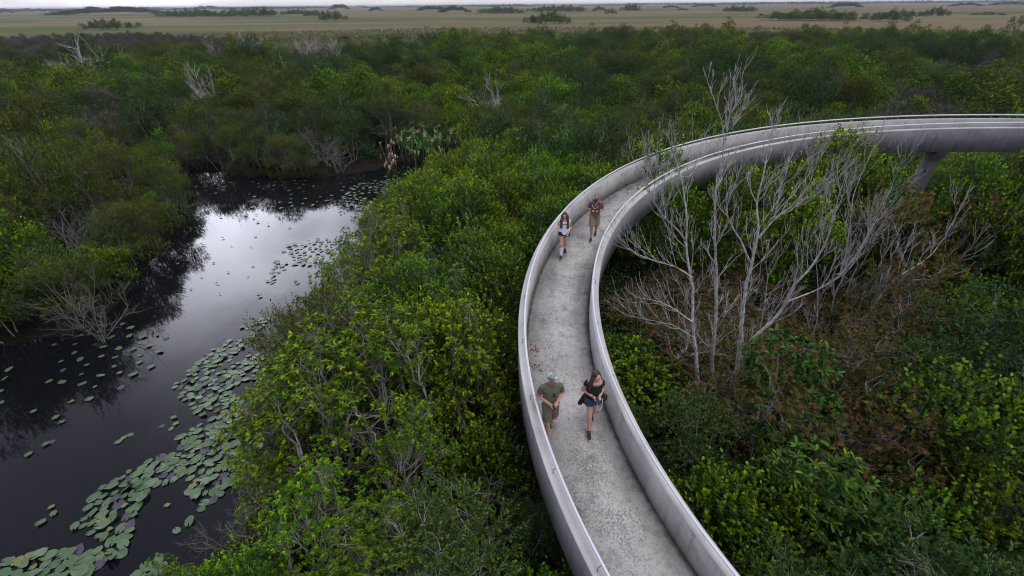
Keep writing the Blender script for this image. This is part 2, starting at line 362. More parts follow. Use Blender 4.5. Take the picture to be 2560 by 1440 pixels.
gy = np.concatenate([[-3000, -800, -200, -80, -30, -12], np.arange(-4, 52, 0.6), np.arange(52, 100, 6), [100, 130, 170, 230, 320, 450, 700, 1100, 1800, 3000, 5000, 8000, 14000, 26000]])
GX, GY = np.meshgrid(gx, gy); GP = np.stack([GX.ravel(), GY.ravel()], 1)
sd = sdist(GP, SHORE)
wob = 0.06 * np.sin(GP[:, 0] * 2.1) * np.cos(GP[:, 1] * 1.7) + 0.05 * np.sin(GP[:, 0] * 0.7 + GP[:, 1] * 0.9)
gz = np.where(sd > 0, -0.05 - np.minimum(sd, 1.6) * 0.5, 0.02 + np.minimum(-sd, 1.0) * 0.14 + np.where((-sd > 1) & (np.hypot(*GP.T) < 150), wob, 0))
nx, ny = len(gx), len(gy); ii = (np.arange(ny - 1)[:, None] * nx + np.arange(nx - 1)[None]).ravel()
gme = mesh('ground', np.concatenate([GP, gz[:, None]], 1), [np.stack([ii, ii + 1, ii + nx + 1, ii + nx], 1)], smooth=True)
m, n, l, b = material('marsh_ground')
geo = N(n, 'ShaderNodeNewGeometry'); sp_ = N(n, 'ShaderNodeSeparateXYZ'); l.new(geo.outputs['Position'], sp_.inputs[0])
def pnoise(scale, detail=4, st=(1, 1, 1), off=0.0, rough=0.55, dist=0.0):
    mp = N(n, 'ShaderNodeMapping'); mp.inputs['Scale'].default_value = st; mp.inputs['Location'].default_value = (off, off, 0); l.new(geo.outputs['Position'], mp.inputs[0])
    z = N(n, 'ShaderNodeTexNoise'); z.inputs['Scale'].default_value = scale; z.inputs['Detail'].default_value = detail; z.inputs['Roughness'].default_value = rough; z.inputs['Distortion'].default_value = dist
    l.new(mp.outputs[0], z.inputs['Vector']); return z.outputs[0]
g = mixc(n, l, ramp(n, l, pnoise(0.0055, 5, st=(0.3, 1, 1), off=40, dist=0.6), [(0.46, 0.0), (0.54, 1.0)]), (0.172, 0.148, 0.080), (0.070, 0.090, 0.026))
g = mixc(n, l, ramp(n, l, pnoise(0.0075, 5, st=(0.35, 1, 1), off=140, dist=0.5), [(0.52, 0.0), (0.60, 0.85)]), g, (0.180, 0.128, 0.078))
g = mixc(n, l, ramp(n, l, pnoise(0.010, 5, st=(0.22, 1, 1), off=240, dist=0.8), [(0.57, 0.0), (0.63, 0.8)]), g, (0.052, 0.064, 0.024))
g = mixc(n, l, ramp(n, l, pnoise(0.0021, 6, st=(0.5, 1, 1), off=77), [(0.50, 0.0), (0.62, 0.45)]), g, (0.185, 0.158, 0.105))
g = mixc(n, l, ramp(n, l, pnoise(0.55, 5, off=9), [(0.35, 0.55), (0.65, 0.0)]), g, (0.075, 0.068, 0.035))
soil = mixc(n, l, pnoise(3.0, 6), (0.007, 0.006, 0.004), (0.026, 0.022, 0.015))
rad = N(n, 'ShaderNodeVectorMath', operation='LENGTH'); l.new(geo.outputs['Position'], rad.inputs[0])
rr = math_node(n, l, 'ADD', rad.outputs[1], math_node(n, l, 'MULTIPLY', math_node(n, l, 'SUBTRACT', pnoise(0.03, 4, off=5), 0.5), 60))
f = ramp(n, l, math_node(n, l, 'DIVIDE', rr, 1000), [(0.095, 0.0), (0.135, 1.0)])
l.new(mixc(n, l, f, soil, g), b.inputs['Base Color']); b.inputs['Roughness'].default_value = 1.0; b.inputs['Specular IOR Level'].default_value = 0.05
bp = N(n, 'ShaderNodeBump'); bp.inputs['Strength'].default_value = 0.6; bp.inputs['Distance'].default_value = 0.25; l.new(pnoise(1.6, 6), bp.inputs['Height']); l.new(bp.outputs[0], b.inputs['Normal'])
tag(obj('ground', gme, m), 'dark swamp soil running out into tan and olive sawgrass prairie to the horizon', 'ground', kind='structure')

wx0, wx1, wy0, wy1 = -75, 4, -4, 52
wme = mesh('water', [(wx0, wy0, 0), (wx1, wy0, 0), (wx1, wy1, 0), (wx0, wy1, 0)], [[[0, 1, 2, 3]]])
m, n, l, b = material('pond_water')
b.inputs['Base Color'].default_value = (0.0055, 0.0058, 0.0078, 1); b.inputs['Roughness'].default_value = 0.03; b.inputs['IOR'].default_value = 1.33; b.inputs['Specular IOR Level'].default_value = 0.5
geo = N(n, 'ShaderNodeNewGeometry'); z = N(n, 'ShaderNodeTexNoise'); z.inputs['Scale'].default_value = 0.8; z.inputs['Detail'].default_value = 3
mp = N(n, 'ShaderNodeMapping'); mp.inputs['Scale'].default_value = (1.6, 0.7, 1); l.new(geo.outputs['Position'], mp.inputs[0]); l.new(mp.outputs[0], z.inputs['Vector'])
bp = N(n, 'ShaderNodeBump'); bp.inputs['Strength'].default_value = 0.05; bp.inputs['Distance'].default_value = 0.05; l.new(z.outputs[0], bp.inputs['Height']); l.new(bp.outputs[0], b.inputs['Normal'])
tag(obj('water', wme, m), 'still dark pond water mirroring clouds and bank shrubs', 'water', kind='structure')

# ------------------------------------------------------------------ plants: shapes shared by many
UPV = np.array([0, 0, 1.0])
class Leaves:
    def __init__(s): s.V, s.A, s.F4, s.F3, s.n = [], [], [], [], 0
    def add(s, base, d, nvec, L, W, age, special=None, fold=0.18, droop=0.12, shape='diamond', widest=0.55, r=None):
        r = r or rng; base = np.asarray(base); k = len(base); d = nrm(d); side = nrm(np.cross(d, nvec)); n2 = np.cross(side, d)
        L = np.broadcast_to(np.asarray(L, float), (k,))[:, None]; W = np.broadcast_to(np.asarray(W, float), (k,))[:, None]
        tip = base + d * L - UPV * (droop * L)
        g = r.random(k); sp = np.zeros(k) if special is None else special
        if shape == 'diamond':
            m_ = base + d * L * widest
            v = np.stack([base, m_ + side * W / 2 + n2 * W * fold, tip, m_ - side * W / 2 + n2 * W * fold], 1)
            i = np.arange(k)[:, None] * 4 + s.n; s.F3 += [np.concatenate([i, i + 3, i + 2], 1), np.concatenate([i, i + 2, i + 1], 1)]; c = 4
        elif shape == 'oval':
            a, b2 = base + d * L * 0.30, base + d * L * 0.74 - UPV * (droop * .5 * L)
            v = np.stack([base, a + side * W * .46 + n2 * W * fold, b2 + side * W * .44 + n2 * W * fold, tip, b2 - side * W * .44 + n2 * W * fold, a - side * W * .46 + n2 * W * fold], 1)
            i = np.arange(k)[:, None] * 6 + s.n; s.F4 += [np.concatenate([i, i + 3, i + 2, i + 1], 1), np.concatenate([i, i + 5, i + 4, i + 3], 1)]; c = 6
        elif shape == 'lobed':                       # three pointed lobes
            m_ = base + d * L * 0.42
            v = np.stack([base, m_ + side * W * .55 + d * L * .18, m_ + side * W * .16, tip, m_ - side * W * .16, m_ - side * W * .55 + d * L * .18], 1)
            i = np.arange(k)[:, None] * 6 + s.n; s.F3 += [np.concatenate([i, i + 2, i + 1], 1), np.concatenate([i, i + 5, i + 4], 1), np.concatenate([i + 4, i + 3, i + 2], 1), np.concatenate([i, i + 4, i + 2], 1)]; c = 6
        s.V.append(v.reshape(-1, 3)); s.A.append(np.repeat(np.stack([np.broadcast_to(age, (k,)), g, sp], 1), c, 0)); s.n += k * c
    def mesh(s, name):
        return mesh(name, np.concatenate(s.V), [np.concatenate(x) for x in (s.F3, s.F4) if x], attr=np.concatenate(s.A))
def sphere_dirs(r, k, zmin=-0.3, zpow=1.0):
    z = zmin + (1 - zmin) * r.random(k) ** zpow; a = r.random(k) * 2 * np.pi; q = np.sqrt(np.maximum(0, 1 - z * z))
    return np.stack([q * np.cos(a), q * np.sin(a), z], 1)
def wiggle(r, a, b, k=6, amp=0.12, sag=0.0):
    t = np.linspace(0, 1, k)[:, None]; a, b = np.asarray(a, float), np.asarray(b, float); L = np.linalg.norm(b - a)
    off = r.normal(0, 1, (k, 3)) * amp * L / k ** .5; off[0] = 0; off[-1] = 0
    off = np.cumsum(off, 0) - t * np.cumsum(off, 0)[-1]
    return a + (b - a) * t + off + np.array([0, 0, 1.0]) * (sag * L * (t * (1 - t)) * 4)

def woody(seed, lobes, h, rb, stems=3, twigs=8, spread=0.25, bare=0.0, sides=5):
    """stems from the ground to each lobe centre, then twigs out through the lobe"""
    r = np.random.default_rng(seed); T = Tubes(); k = len(lobes)
    roots = np.stack([r.normal(0, spread, stems), r.normal(0, spread, stems), np.full(stems, -0.25)], 1)
    forks = []
    for i in range(stems):
        top = np.array([roots[i, 0] * 2.2, roots[i, 1] * 2.2, h * r.uniform(0.28, 0.45)])
        pts = wiggle(r, roots[i], top, 6, 0.10); T.add(pts, np.linspace(rb, rb * .72, 6), sides + 1); forks.append(top)
    forks = np.array(forks)
    for c, rad in lobes:
        f = forks[np.argmin(np.linalg.norm(forks[:, :2] - c[:2], axis=1))]
        pts = wiggle(r, f, c + np.array([0, 0, rad * .2]), 7, 0.16, sag=0.08); T.add(pts, np.linspace(rb * .62, rb * .22, 7), sides)
        for _ in range(twigs):
            d = sphere_dirs(r, 1, -0.1)[0]; st = pts[r.integers(3, 7)]
            en = c + d * rad * r.uniform(0.8, 1.0 + bare); p2 = wiggle(r, st, en, 5, 0.2, sag=0.05)
            T.add(p2, np.linspace(rb * .22, rb * .07, 5), 3)
            for _ in range(2):
                s2 = p2[r.integers(2, 5)]; T.add(wiggle(r, s2, s2 + nrm(d * .7 + r.normal(0, .5, 3)) * rad * r.uniform(.3, .6), 3, .15), [rb * .10, rb * .08, rb * .045], 3)
    return T.mesh('trunk')
def lobes_dome(seed, n_, rx, h, rmin, rmax, zlow=0.35):
    r = np.random.default_rng(seed + 999); out = []
    for i in range(n_):
        a = i * 2.399 + r.uniform(-.4, .4); q = math.sqrt((i + .3) / n_)
        x, y = rx * q * math.cos(a) * .8, rx * q * math.sin(a) * .8
        rad = r.uniform(rmin, rmax)
        z = h * (1 - (1 - zlow) * q ** 2.2) - rad * r.uniform(.7, 1.3)
        z += r.normal(0, .10) * h * .5
        if r.random() < .22: z += r.uniform(.12, .22) * h; rad *= .8
        x += r.normal(0, .12) * rx; y += r.normal(0, .12) * rx
        out.append((np.array([x, y, max(z, .35)]), rad))
    return out
def crown(seed, lobes, sprigs, per, L, W, slen, kind='upright', shape='diamond', flush=0.6, special=0.004, zmin=-0.35, fold=0.18):
    r = np.random.default_rng(seed + 5); S = Leaves(); ctr = np.mean([c for c, _ in lobes], 0)
    for c, rad in lobes:
        k = int(sprigs * (rad / 0.6) ** 2) + 4
        dirs = sphere_dirs(r, k, zmin, 0.85)
        pos = c + dirs * rad * np.where(r.random(k) < .25, r.uniform(.45, .8, k), r.uniform(.78, 1.1, k))[:, None] * np.array([1, 1, .85])
        lean = nrm(pos - ctr) * .25
        ax = nrm(dirs * (.45 if kind == 'upright' else .7) + UPV * (.75 if kind == 'upright' else .35) + lean + r.normal(0, .22, (k, 3)))
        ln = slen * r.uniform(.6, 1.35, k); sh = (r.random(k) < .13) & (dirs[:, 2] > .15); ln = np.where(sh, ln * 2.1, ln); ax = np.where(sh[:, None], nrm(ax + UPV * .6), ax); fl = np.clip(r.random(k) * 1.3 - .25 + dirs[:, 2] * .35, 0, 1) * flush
        for j in range(per):
            t = (j + .6) / per; an = r.random(k) * 2 * np.pi
            ref = nrm(np.cross(ax, r.normal(0, 1, (k, 3)))); rad_d = nrm(ref * np.cos(an)[:, None] + np.cross(ax, ref) * np.sin(an)[:, None])
            if kind == 'rosette': b0 = pos + ax * (ln * (.75 + .25 * t))[:, None]; d = nrm(ax * (.25 + .5 * t) + rad_d)
            else: b0 = pos + ax * (ln * t)[:, None]; d = nrm(ax * (.35 + .55 * t) + rad_d * (1 - .35 * t))
            nv = nrm(UPV * .9 + ax * .4 + r.normal(0, .35, (k, 3)))
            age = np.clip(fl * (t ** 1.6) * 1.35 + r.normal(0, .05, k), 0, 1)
            S.add(b0, d, nv, L * r.uniform(.7, 1.2, k), W * r.uniform(.75, 1.15, k), age, (r.random(k) < special).astype(float) * r.uniform(.6, 1, k), shape=shape, fold=fold, r=r)
    return S.mesh('crown')
def deadwood(seed, h, rx, stems=6, rb=0.03, lev=3, kids=(4, 5, 4), sides=3, upright=.6):
    r = np.random.default_rng(seed); T = Tubes()
    def grow(p, d, L, rad, lv):
        k = 5; pts = [np.array(p)]; dd = np.array(d)
        for i in range(k):
            dd = nrm(dd + r.normal(0, .16, 3) + UPV * .05 * upright); pts.append(pts[-1] + dd * L / k)
        pts = np.array(pts); T.add(pts, np.linspace(rad, rad * .5, k + 1), 5 if lv == 0 and sides > 3 else sides)
        if lv < lev:
            for i in range(kids[min(lv, len(kids) - 1)]):
                q = r.integers(2, k + 1); nd = nrm(nrm(pts[q] - pts[q - 1]) * .8 + r.normal(0, .55, 3) * np.array([1, 1, .6]) + UPV * .15 * upright)
                grow(pts[q], nd, L * r.uniform(.4, .7), rad * .5, lv + 1)
    for i in range(stems):
        a = i * 2.4 + r.uniform(-.5, .5); q = r.uniform(.15, 1) * rx / h
        grow((r.normal(0, .15), r.normal(0, .15), -.1), nrm(np.array([q * math.cos(a), q * math.sin(a), 1.0])), h * r.uniform(.5, .75), rb, 0)
    return T.mesh('branches')

PROTO = {}                               # kind -> list of (trunk mesh, crown mesh, radius, height)
def build(kind, seed, nl, rx, h, rmin, rmax, tw, cr_, leafm, barkm, zlow=.35):
    lb = lobes_dome(seed, nl, rx, h, rmin, rmax, zlow)
    t = woody(seed, lb, h, tw[0], tw[1], tw[2], bare=tw[3]) ; t.materials.append(MATS[barkm])
    c = crown(seed, lb, **cr_); c.materials.append(MATS[leafm])
    PROTO.setdefault(kind, []).append((t, c, rx, h))
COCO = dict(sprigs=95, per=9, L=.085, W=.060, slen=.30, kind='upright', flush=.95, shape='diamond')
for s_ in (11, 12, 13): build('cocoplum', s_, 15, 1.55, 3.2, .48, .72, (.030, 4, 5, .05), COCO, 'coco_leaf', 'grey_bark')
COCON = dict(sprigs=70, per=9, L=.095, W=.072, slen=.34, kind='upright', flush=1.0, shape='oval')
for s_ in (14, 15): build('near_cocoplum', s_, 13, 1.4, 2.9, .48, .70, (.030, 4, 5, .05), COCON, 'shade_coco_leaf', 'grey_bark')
OLI = dict(sprigs=88, per=9, L=.085, W=.042, slen=.28, kind='upright', flush=.75, special=.006)
for s_ in (21, 22, 23): build('olive', s_, 16, 1.9, 3.9, .42, .78, (.036, 4, 8, .30), OLI, 'olive_leaf', 'twig_bark', .28)
DRK = dict(sprigs=84, per=8, L=.095, W=.048, slen=.25, kind='spread', flush=.7, special=.002)
for s_ in (31, 32, 33): build('dark', s_, 15, 1.9, 4.1, .48, .82, (.040, 3, 6, .15), DRK, 'dark_leaf', 'grey_bark', .30)
WIL = dict(sprigs=74, per=10, L=.125, W=.050, slen=.16, kind='rosette', flush=.95, special=.010)
for s_ in (41, 42, 43): build('willow', s_, 25, 1.6, 4.0, .24, .44, (.042, 5, 10, .45), WIL, 'willow_leaf', 'grey_bark', .25)
BAY = dict(sprigs=34, per=12, L=.19, W=.058, slen=.12, kind='rosette', flush=.55, special=.004, fold=.25, shape='oval')
for s_ in (51, 52): build('bay', s_, 12, 1.15, 3.0, .38, .60, (.040, 2, 4, .05), BAY, 'bay_leaf', 'grey_bark', .30)
MAP = dict(sprigs=30, per=8, L=.12, W=.12, slen=.30, kind='spread', flush=1.0, special=.006, shape='lobed')
for s_ in (61, 62, 63): build('maple', s_, 14, 1.35, 3.1, .38, .62, (.026, 4, 7, .35), MAP, 'maple_leaf', 'dead_wood', .30)
DEAD = []
for s_ in (71, 72, 73):
    d_ = deadwood(s_, 2.6, 1.7, 8, .026, 3, (4, 4, 3)); d_.materials.append(MATS['twig_bark']); DEAD.append((d_, 1.5, 2.8))
SNAG = []
for s_ in (81, 82, 83):
    d_ = deadwood(s_, 4.8, 1.3, 3, .055, 3, (5, 4, 4), sides=4, upright=1.3); d_.materials.append(MATS['dead_wood']); SNAG.append((d_, 1.6, 4.8))

BRUSH = []
for s_ in (101, 102):
    lb = lobes_dome(s_, 13, 1.6, 3.0, .45, .75, .3); c_b = crown(s_, lb, sprigs=40, per=6, L=.36, W=.018, slen=.35, kind='upright', flush=1.0, special=0.0); c_b.materials.append(MATS['brush_twig']); BRUSH.append((c_b, 1.6, 3.0))
FARSNAG = []
for s_ in (84, 85):
    d_ = deadwood(s_, 4.8, 2.0, 4, .10, 2, (6, 5), sides=3, upright=1.0); d_.materials.append(MATS['dead_wood']); FARSNAG.append((d_, 1.6, 4.8))
# ------------------------------------------------------------------ plants: where each one stands
GI = np.array([q for q in np.linspace(R_(30), R_(215), 400)])
G_UV = pix(rp(GI, RI - RT, HPAR - .02)); G_LO = pix(rp(GI, RI - RT, -HBOT))
def ring_r(x, y): return math.hypot(x - CX, y - CY)
def shore_sd(x, y): return float(sdist(np.array([[x, y]]), SHORE)[0])
PLACED = []
KNAME = {'cocoplum': ('cocoplum_shrub', 'shrub'), 'near_cocoplum': ('cocoplum_shrub', 'shrub'), 'olive': ('myrtle_shrub', 'shrub'), 'dark': ('swamp_tree', 'tree'), 'willow': ('willow_shrub', 'shrub'), 'bay': ('bay_tree', 'tree'), 'maple': ('maple_sapling', 'tree')}
LOOK = {'cocoplum': 'bright green shrub', 'near_cocoplum': 'round-leaved green shrub', 'olive': 'olive twiggy shrub', 'dark': 'dark green tree', 'willow': 'yellow-green twiggy shrub', 'bay': 'long-leaved glossy tree', 'maple': 'rust-leaved sapling'}
KPL = {'cocoplum': 'bright shrubs', 'near_cocoplum': 'round-leaved shrubs', 'olive': 'olive shrubs', 'dark': 'dark trees', 'willow': 'yellow-green shrubs', 'bay': 'glossy trees', 'maple': 'rusty saplings'}
def region(x, y, u, v):
    R = ring_r(x, y)
    along = 'below the front couple' if y < 5.2 else 'level with the front couple' if y < 10 else 'between the two couples' if y < 13 else 'level with the far couple' if y < 17.5 else 'past the far couple' if y < 23 else 'by the far bend' if y < 31 else 'beyond the far bend'
    if R < RI:
        gap = RI - RT - R
        if gap < 1.6: return 'against the inner parapet ' + along
        if y > 16.5: return 'under the far beam, ' + ('near the bend' if x < 12 else 'near the pier')
        return ('round bare tree, ' if x < 9.5 else 'right of bare tree, ') + along
    e = -shore_sd(x, y)
    if y > 29 and u > 1180: return 'behind the outer parapet ' + ('near the bend' if u < 1700 else 'of the far straight run' if u < 2200 else 'near the pier')
    if x < -12 and u < 560 and v > 300:
        return ('at the waterline of' if e < 2 else 'on the crest of' if e < 6 else 'behind') + ' the dark clump' + (', corner side' if y > 24 else '')
    if y > 29: return ('at the far waterline ' if e < 2.2 else 'just behind the far bank ' if e < 6 else 'deep behind the far bank ') + ('by the pond corner' if u < 520 else 'by the paddle-leaved plants' if u > 850 else 'mid pond')
    if e < 1.8: return 'overhanging the lily pads ' + along
    if R - RO - RT < 1.8: return 'touching the outer parapet ' + along
    f_ = e / (e + R - RO - RT)
    return ('nearer pond than ramp, ' if f_ < .4 else 'nearer ramp than pond, ' if f_ > .6 else 'midway between pond and ramp, ') + along
def plant(kind, x, y, s, rz=None, var=None, label=None, hs=1.0):
    lst = PROTO[kind]; t, c, rx, h = lst[rng.integers(len(lst)) if var is None else var]
    rz = rng.random() * 6.28 if rz is None else rz
    nm, cat = KNAME[kind]
    w_ = rng.uniform(.84, 1.16); e = empty(nm, (x, y, 0.1), rz, (s * w_, s / w_, s * hs)); e.rotation_euler = (rng.normal(0, .07), rng.normal(0, .07), rz)
    obj('trunk', t, None, e); obj('crown', c, None, e)
    u, v = pix((x, y, h * s * hs * .8)); sz = 'low' if h * s * hs < 2.5 else 'tall' if h * s * hs > 3.9 else 'medium'
    lab = label or f'{sz} {LOOK[kind]} {region(x, y, u, v)}'
    tag(e, lab, cat, None if label else f'{KPL[kind]} {region(x, y, u, v)}')
    PLACED.append((x, y, rx * s, h * s * hs)); return e
def bush(x, y, s, label, group=None, var=0):
    e = obj('dead_shrub', BRUSH[var % 2][0], None, None, (x, y, .05)); e.rotation_euler = (0, 0, var * 1.7); e.scale = (s, s, s); return tag(e, label, 'dead shrub', group)
def bare(name, lst, x, y, s, rz, label, group=None, var=0, z=0.05):
    e = obj(name, lst[var % len(lst)][0], None, None, (x, y, z)); e.rotation_euler = (rng.normal(0, .06), rng.normal(0, .06), rz); e.scale = (s, s, s)
    tag(e, label, 'dead shrub' if name == 'dead_shrub' else 'dead tree', group); return e

def kind_at(x, y, u, v, r):
    q = r.random(); R = ring_r(x, y)
    if R < RI:                                            # inside the loop of the ramp
        if x > 13 and u > 2330: return 'near_cocoplum' if q < .55 else 'cocoplum' if q < .85 else 'dark'
        if v < 560: return 'cocoplum' if q < .6 else 'olive' if q < .85 else 'willow'
        if x < 4.4: return 'dark' if q < .30 else 'near_cocoplum'
        if 1600 < u < 2330 and 600 < v < 1230 and y > 6: return 'maple' if q < (.74 if u < 2100 else .42) else 'near_cocoplum' if q < .80 else 'dark' if q < .90 else 'dead'
        return 'near_cocoplum' if q < .90 else 'dark'
    if u < 560 and v > 330 and x < -12: return 'olive' if q < .62 else 'cocoplum' if q < .80 else 'dark' if q < .93 else 'dead'
    if y > 30 and u < 1000: return 'dark' if q < .40 else 'olive' if q < .72 else 'dead' if q < .84 else 'cocoplum' if q < .93 else 'willow'
    if y > 27: return 'cocoplum' if q < .42 else 'olive' if q < .68 else 'dark' if q < .92 else 'dead'
    if v > 560 and u < 1120: return 'willow' if q < .72 else 'olive' if q < .80 else 'cocoplum' if q < .88 else 'dead'
    if v > 900: return 'dark' if q < .55 else 'near_cocoplum' if q < .75 else 'willow'
    return 'cocoplum' if q < .84 else 'olive' if q < .93 else 'dark'
BANK_V = [400, 455, 500, 560, 620, 690, 770, 860, 960, 1060, 1160, 1240, 1340, 1440, 1600, 1900]
BANK_U = [1110, 1050, 965, 905, 880, 820, 750, 680, 620, 605, 630, 560, 455, 375, 300, 200]
def bank_fit(x, y, s, rx, h):
    """how large a plant on the ramp side of the pond may be without hiding the open water seen from the tower"""
    if not (x > -13 and y < 36.5): return s
    while s > .3:
        P = np.array([(x, y, h * s), (x - .75 * rx * s, y, .7 * h * s), (x - .5 * rx * s, y + .5 * rx * s, .85 * h * s)]); q = pix(P)
        if np.all(q[:, 0] > np.interp(q[:, 1], BANK_V, BANK_U) - 18): return s
        s *= .93
    return 0.0
rp_ = np.random.default_rng(21); tries = []; SPACE = 1.75
grid = {}
def free(x, y, d):
    i, j = int(x // 2), int(y // 2)
    for a in range(i - 2, i + 3):
        for b_ in range(j - 2, j + 3):
            for (px, py) in grid.get((a, b_), ()):
                if (px - x) ** 2 + (py - y) ** 2 < d * d: return False
    return True
def reserve(x, y): grid.setdefault((int(x // 2), int(y // 2)), []).append((x, y))
far_pts = []
NEAR_MAX = 46.0
# a few that the photograph sets apart
def special(kind, x, y, s, label, **k): reserve(x, y); plant(kind, x, y, s, label=label, **k)
special('cocoplum', 6.55, 19.0, 1.35, 'bright shrub poking above the inner parapet where the ramp bends away', hs=1.12)
special('cocoplum', 14.6, 20.0, 1.62, 'brightest shrub inside the loop rising against the far ramp beam', hs=1.02)
special('cocoplum', 11.6, 17.2, 1.25, 'green shrub filling the crown of the bare tree below the far beam', hs=1.15)
special('cocoplum', 9.3, 18.6, 1.25, 'green shrub behind the bare tree close to the far bend wall', hs=1.15)
special('bay', 7.25, 8.6, 1.12, 'glossy long-leaved small tree standing in front of the bare white tree', hs=1.15)
special('bay', 6.9, 6.3, 1.0, 'glossy long-leaved small tree lowest beside the near inner parapet')
special('bay', 16.2, 17.3, 1.1, 'pale long-leaved small tree in the dark hollow below the far beam')
for i in range(len(SHORE) - 5):                        # a fringe that leans over the waterline
    p, q_ = SHORE[i], SHORE[i + 1]; L_ = np.linalg.norm(q_ - p); nv = np.array([-(q_ - p)[1], (q_ - p)[0]]) / L_
    for j in range(int(L_ / 1.15) + 1):
        c0 = p + (q_ - p) * ((j + rp_.random()) / (int(L_ / 1.15) + 1)); c1 = c0 + nv * .5 if sdist((c0 + nv * .5)[None], SHORE)[0] < 0 else c0 - nv * .5
        u, v = pix((c1[0], c1[1], 1.5))
        if not (-200 < u < 2700 and v < 1600) or c1[1] < 3 or not free(c1[0], c1[1], .95): continue
        k = kind_at(c1[0], c1[1], u, v, rp_); reserve(c1[0], c1[1])
        if 930 < u < 1140 and v < 420: continue
        rx_, h_ = (PROTO[k][0][2], PROTO[k][0][3]) if k != 'dead' else DEAD[0][1:]; fs = bank_fit(c1[0], c1[1], rp_.uniform(.55, .85), rx_, h_)
        if fs < .3: continue
        if k == 'dead': bare('dead_shrub', DEAD, c1[0], c1[1], fs, rp_.random() * 6, 'bare grey twig tangle ' + region(c1[0], c1[1], u, v), 'bare grey tangles ' + region(c1[0], c1[1], u, v), var=int(rp_.integers(3)))
        else: plant(k, c1[0], c1[1], fs)
NC = 42000
cr2 = np.sqrt(rp_.uniform(3.0 ** 2, NEAR_MAX ** 2, NC)); ca = rp_.uniform(R_(-60), R_(60), NC)
cand = np.stack([cr2 * np.sin(ca), cr2 * np.cos(ca)], 1); csd = sdist(cand, SHORE); cuv = pix(np.concatenate([cand, np.full((NC, 1), 2.4)], 1))
ok_ = (cand[:, 1] > 1.5) & (csd < -0.25) & (cuv[:, 0] > -330) & (cuv[:, 0] < 2900) & (cuv[:, 1] < 1800)
for (x, y), sd_, (u, v) in zip(cand[ok_].tolist(), csd[ok_].tolist(), cuv[ok_].tolist()):
    rr_ = math.hypot(x, y)
    inner = ring_r(x, y) < RI
    big = 1.38 if inner else 1.5 + (0.45 if rr_ > 28 else 0)
    if not free(x, y, big): continue
    R = ring_r(x, y); th = math.atan2(y - CY, x - CX) % (2 * math.pi); zf = float(zfl(th))
    if RI - RT - .15 < R < RO + RT + .15: continue
    k = kind_at(x, y, u, v, rp_)
    s = rp_.uniform(.82, 1.22)
    gap = (RI - RT - R) if R < RI else (R - RO - RT)
    rx, h = (PROTO[k][0][2], PROTO[k][0][3]) if k != 'dead' else DEAD[0][1:]
    if rr_ < 9: s *= .8
    s = min(s, max(.35, (gap + .10) / (rx * .80)))       # keep clear of the parapets
    hs = 1.22 if (x < -12 and u < 560 and v > 300) else 1.0
    if R > RO:
        s = bank_fit(x, y, s, rx, h)
        if s < .3: continue
    near_edge = -sd_
    if near_edge < 1.6: s *= .72 + .15 * near_edge
    if R < RI:                                            # never hide the ramp from the tower
        top = h * s
        for _ in range(14):
            uu, vv = pix((x, y, top)); lim = np.interp(uu, G_UV[::-1, 0], G_LO[::-1, 1]) if uu > 1500 else -1e9
            if uu > 1500 and y > 9 and vv < (lim + 95 if 2200 < uu < 2450 else lim - 6): top *= .94
            else: break
        if top == h * s and y > 13:                       # grow up towards the beam where there is room
            while top < h * s * 1.5 and pix((x, y, top * 1.05))[1] > np.interp(pix((x, y, top * 1.05))[0], G_UV[::-1, 0], G_LO[::-1, 1]) + (100 if 2200 < pix((x, y, top))[0] < 2450 else 6): top *= 1.05
        if k == 'maple' and top == h * s: top *= 1.2
        hs = max(.45, top / (h * s)); top_lim = zf + .15
        if gap < 2.5: hs = min(hs, max(.4, top_lim / (h * s)))
    else:
        if th > R_(140) and gap < 3.2: hs = min(1.0, max(.4, (zf + .55) / (h * s)))
    if x > 2.1 and y < 6 and R > RO: continue
    reserve(x, y)
    if k == 'dead':
        bare('dead_shrub', DEAD, x, y, s * 1.05, rp_.random() * 6, 'bare grey twig tangle ' + region(x, y, u, v), 'bare grey tangles ' + region(x, y, u, v), var=int(rp_.integers(3)))
    else: plant(k, x, y, s, hs=hs)
print('near plants', len(PLACED))

for i, (u, v, zt, lab) in enumerate(((420, 230, 3.6, 'hazy grey leafless bush behind the bleached forked tree'), (130, 280, 3.4, 'hazy grey leafless bush above the dark clump at the picture side'), (300, 330, 3.2, 'hazy grey leafless bush just above the dark clump'), (60, 330, 3.2, 'hazy grey leafless bush over the outermost dark clump'), (700, 330, 2.8, 'hazy grey leafless bush in the bank above the pond middle'), (930, 300, 3.0, 'hazy grey leafless bush beside the paddle-leaved plants'), (1190, 330, 3.0, 'hazy grey leafless bush behind the paddle-leaved plants'))):
    b0 = uz(u, v, zt * .8); bush(b0[0], b0[1], zt / 2.9, lab, None, i)
# low growth on the shaded soil between the stems
ru = np.random.default_rng(5); UG = Leaves(); k = 16000
ua, ur = ru.uniform(R_(-50), R_(58), k), np.sqrt(ru.uniform(9, 30 ** 2, k)); P = np.stack([ur * np.sin(ua), ur * np.cos(ua), ru.random(k) ** 1.6 * .9 + .1], 1)
P = P[(sdist(P[:, :2], SHORE) < -0.3)]; k = len(P)
for j in range(6):
    d = sphere_dirs(ru, k, 0.0); UG.add(P + ru.normal(0, .13, (k, 3)), d, nrm(UPV + ru.normal(0, .3, (k, 3))), ru.uniform(.09, .17, k), ru.uniform(.05, .08, k), ru.random(k) * .35, r=ru)
tag(obj('undergrowth', UG.mesh('undergrowth'), MATS['dark_leaf']), 'low shaded leafy growth on the swamp floor', 'undergrowth', kind='stuff')

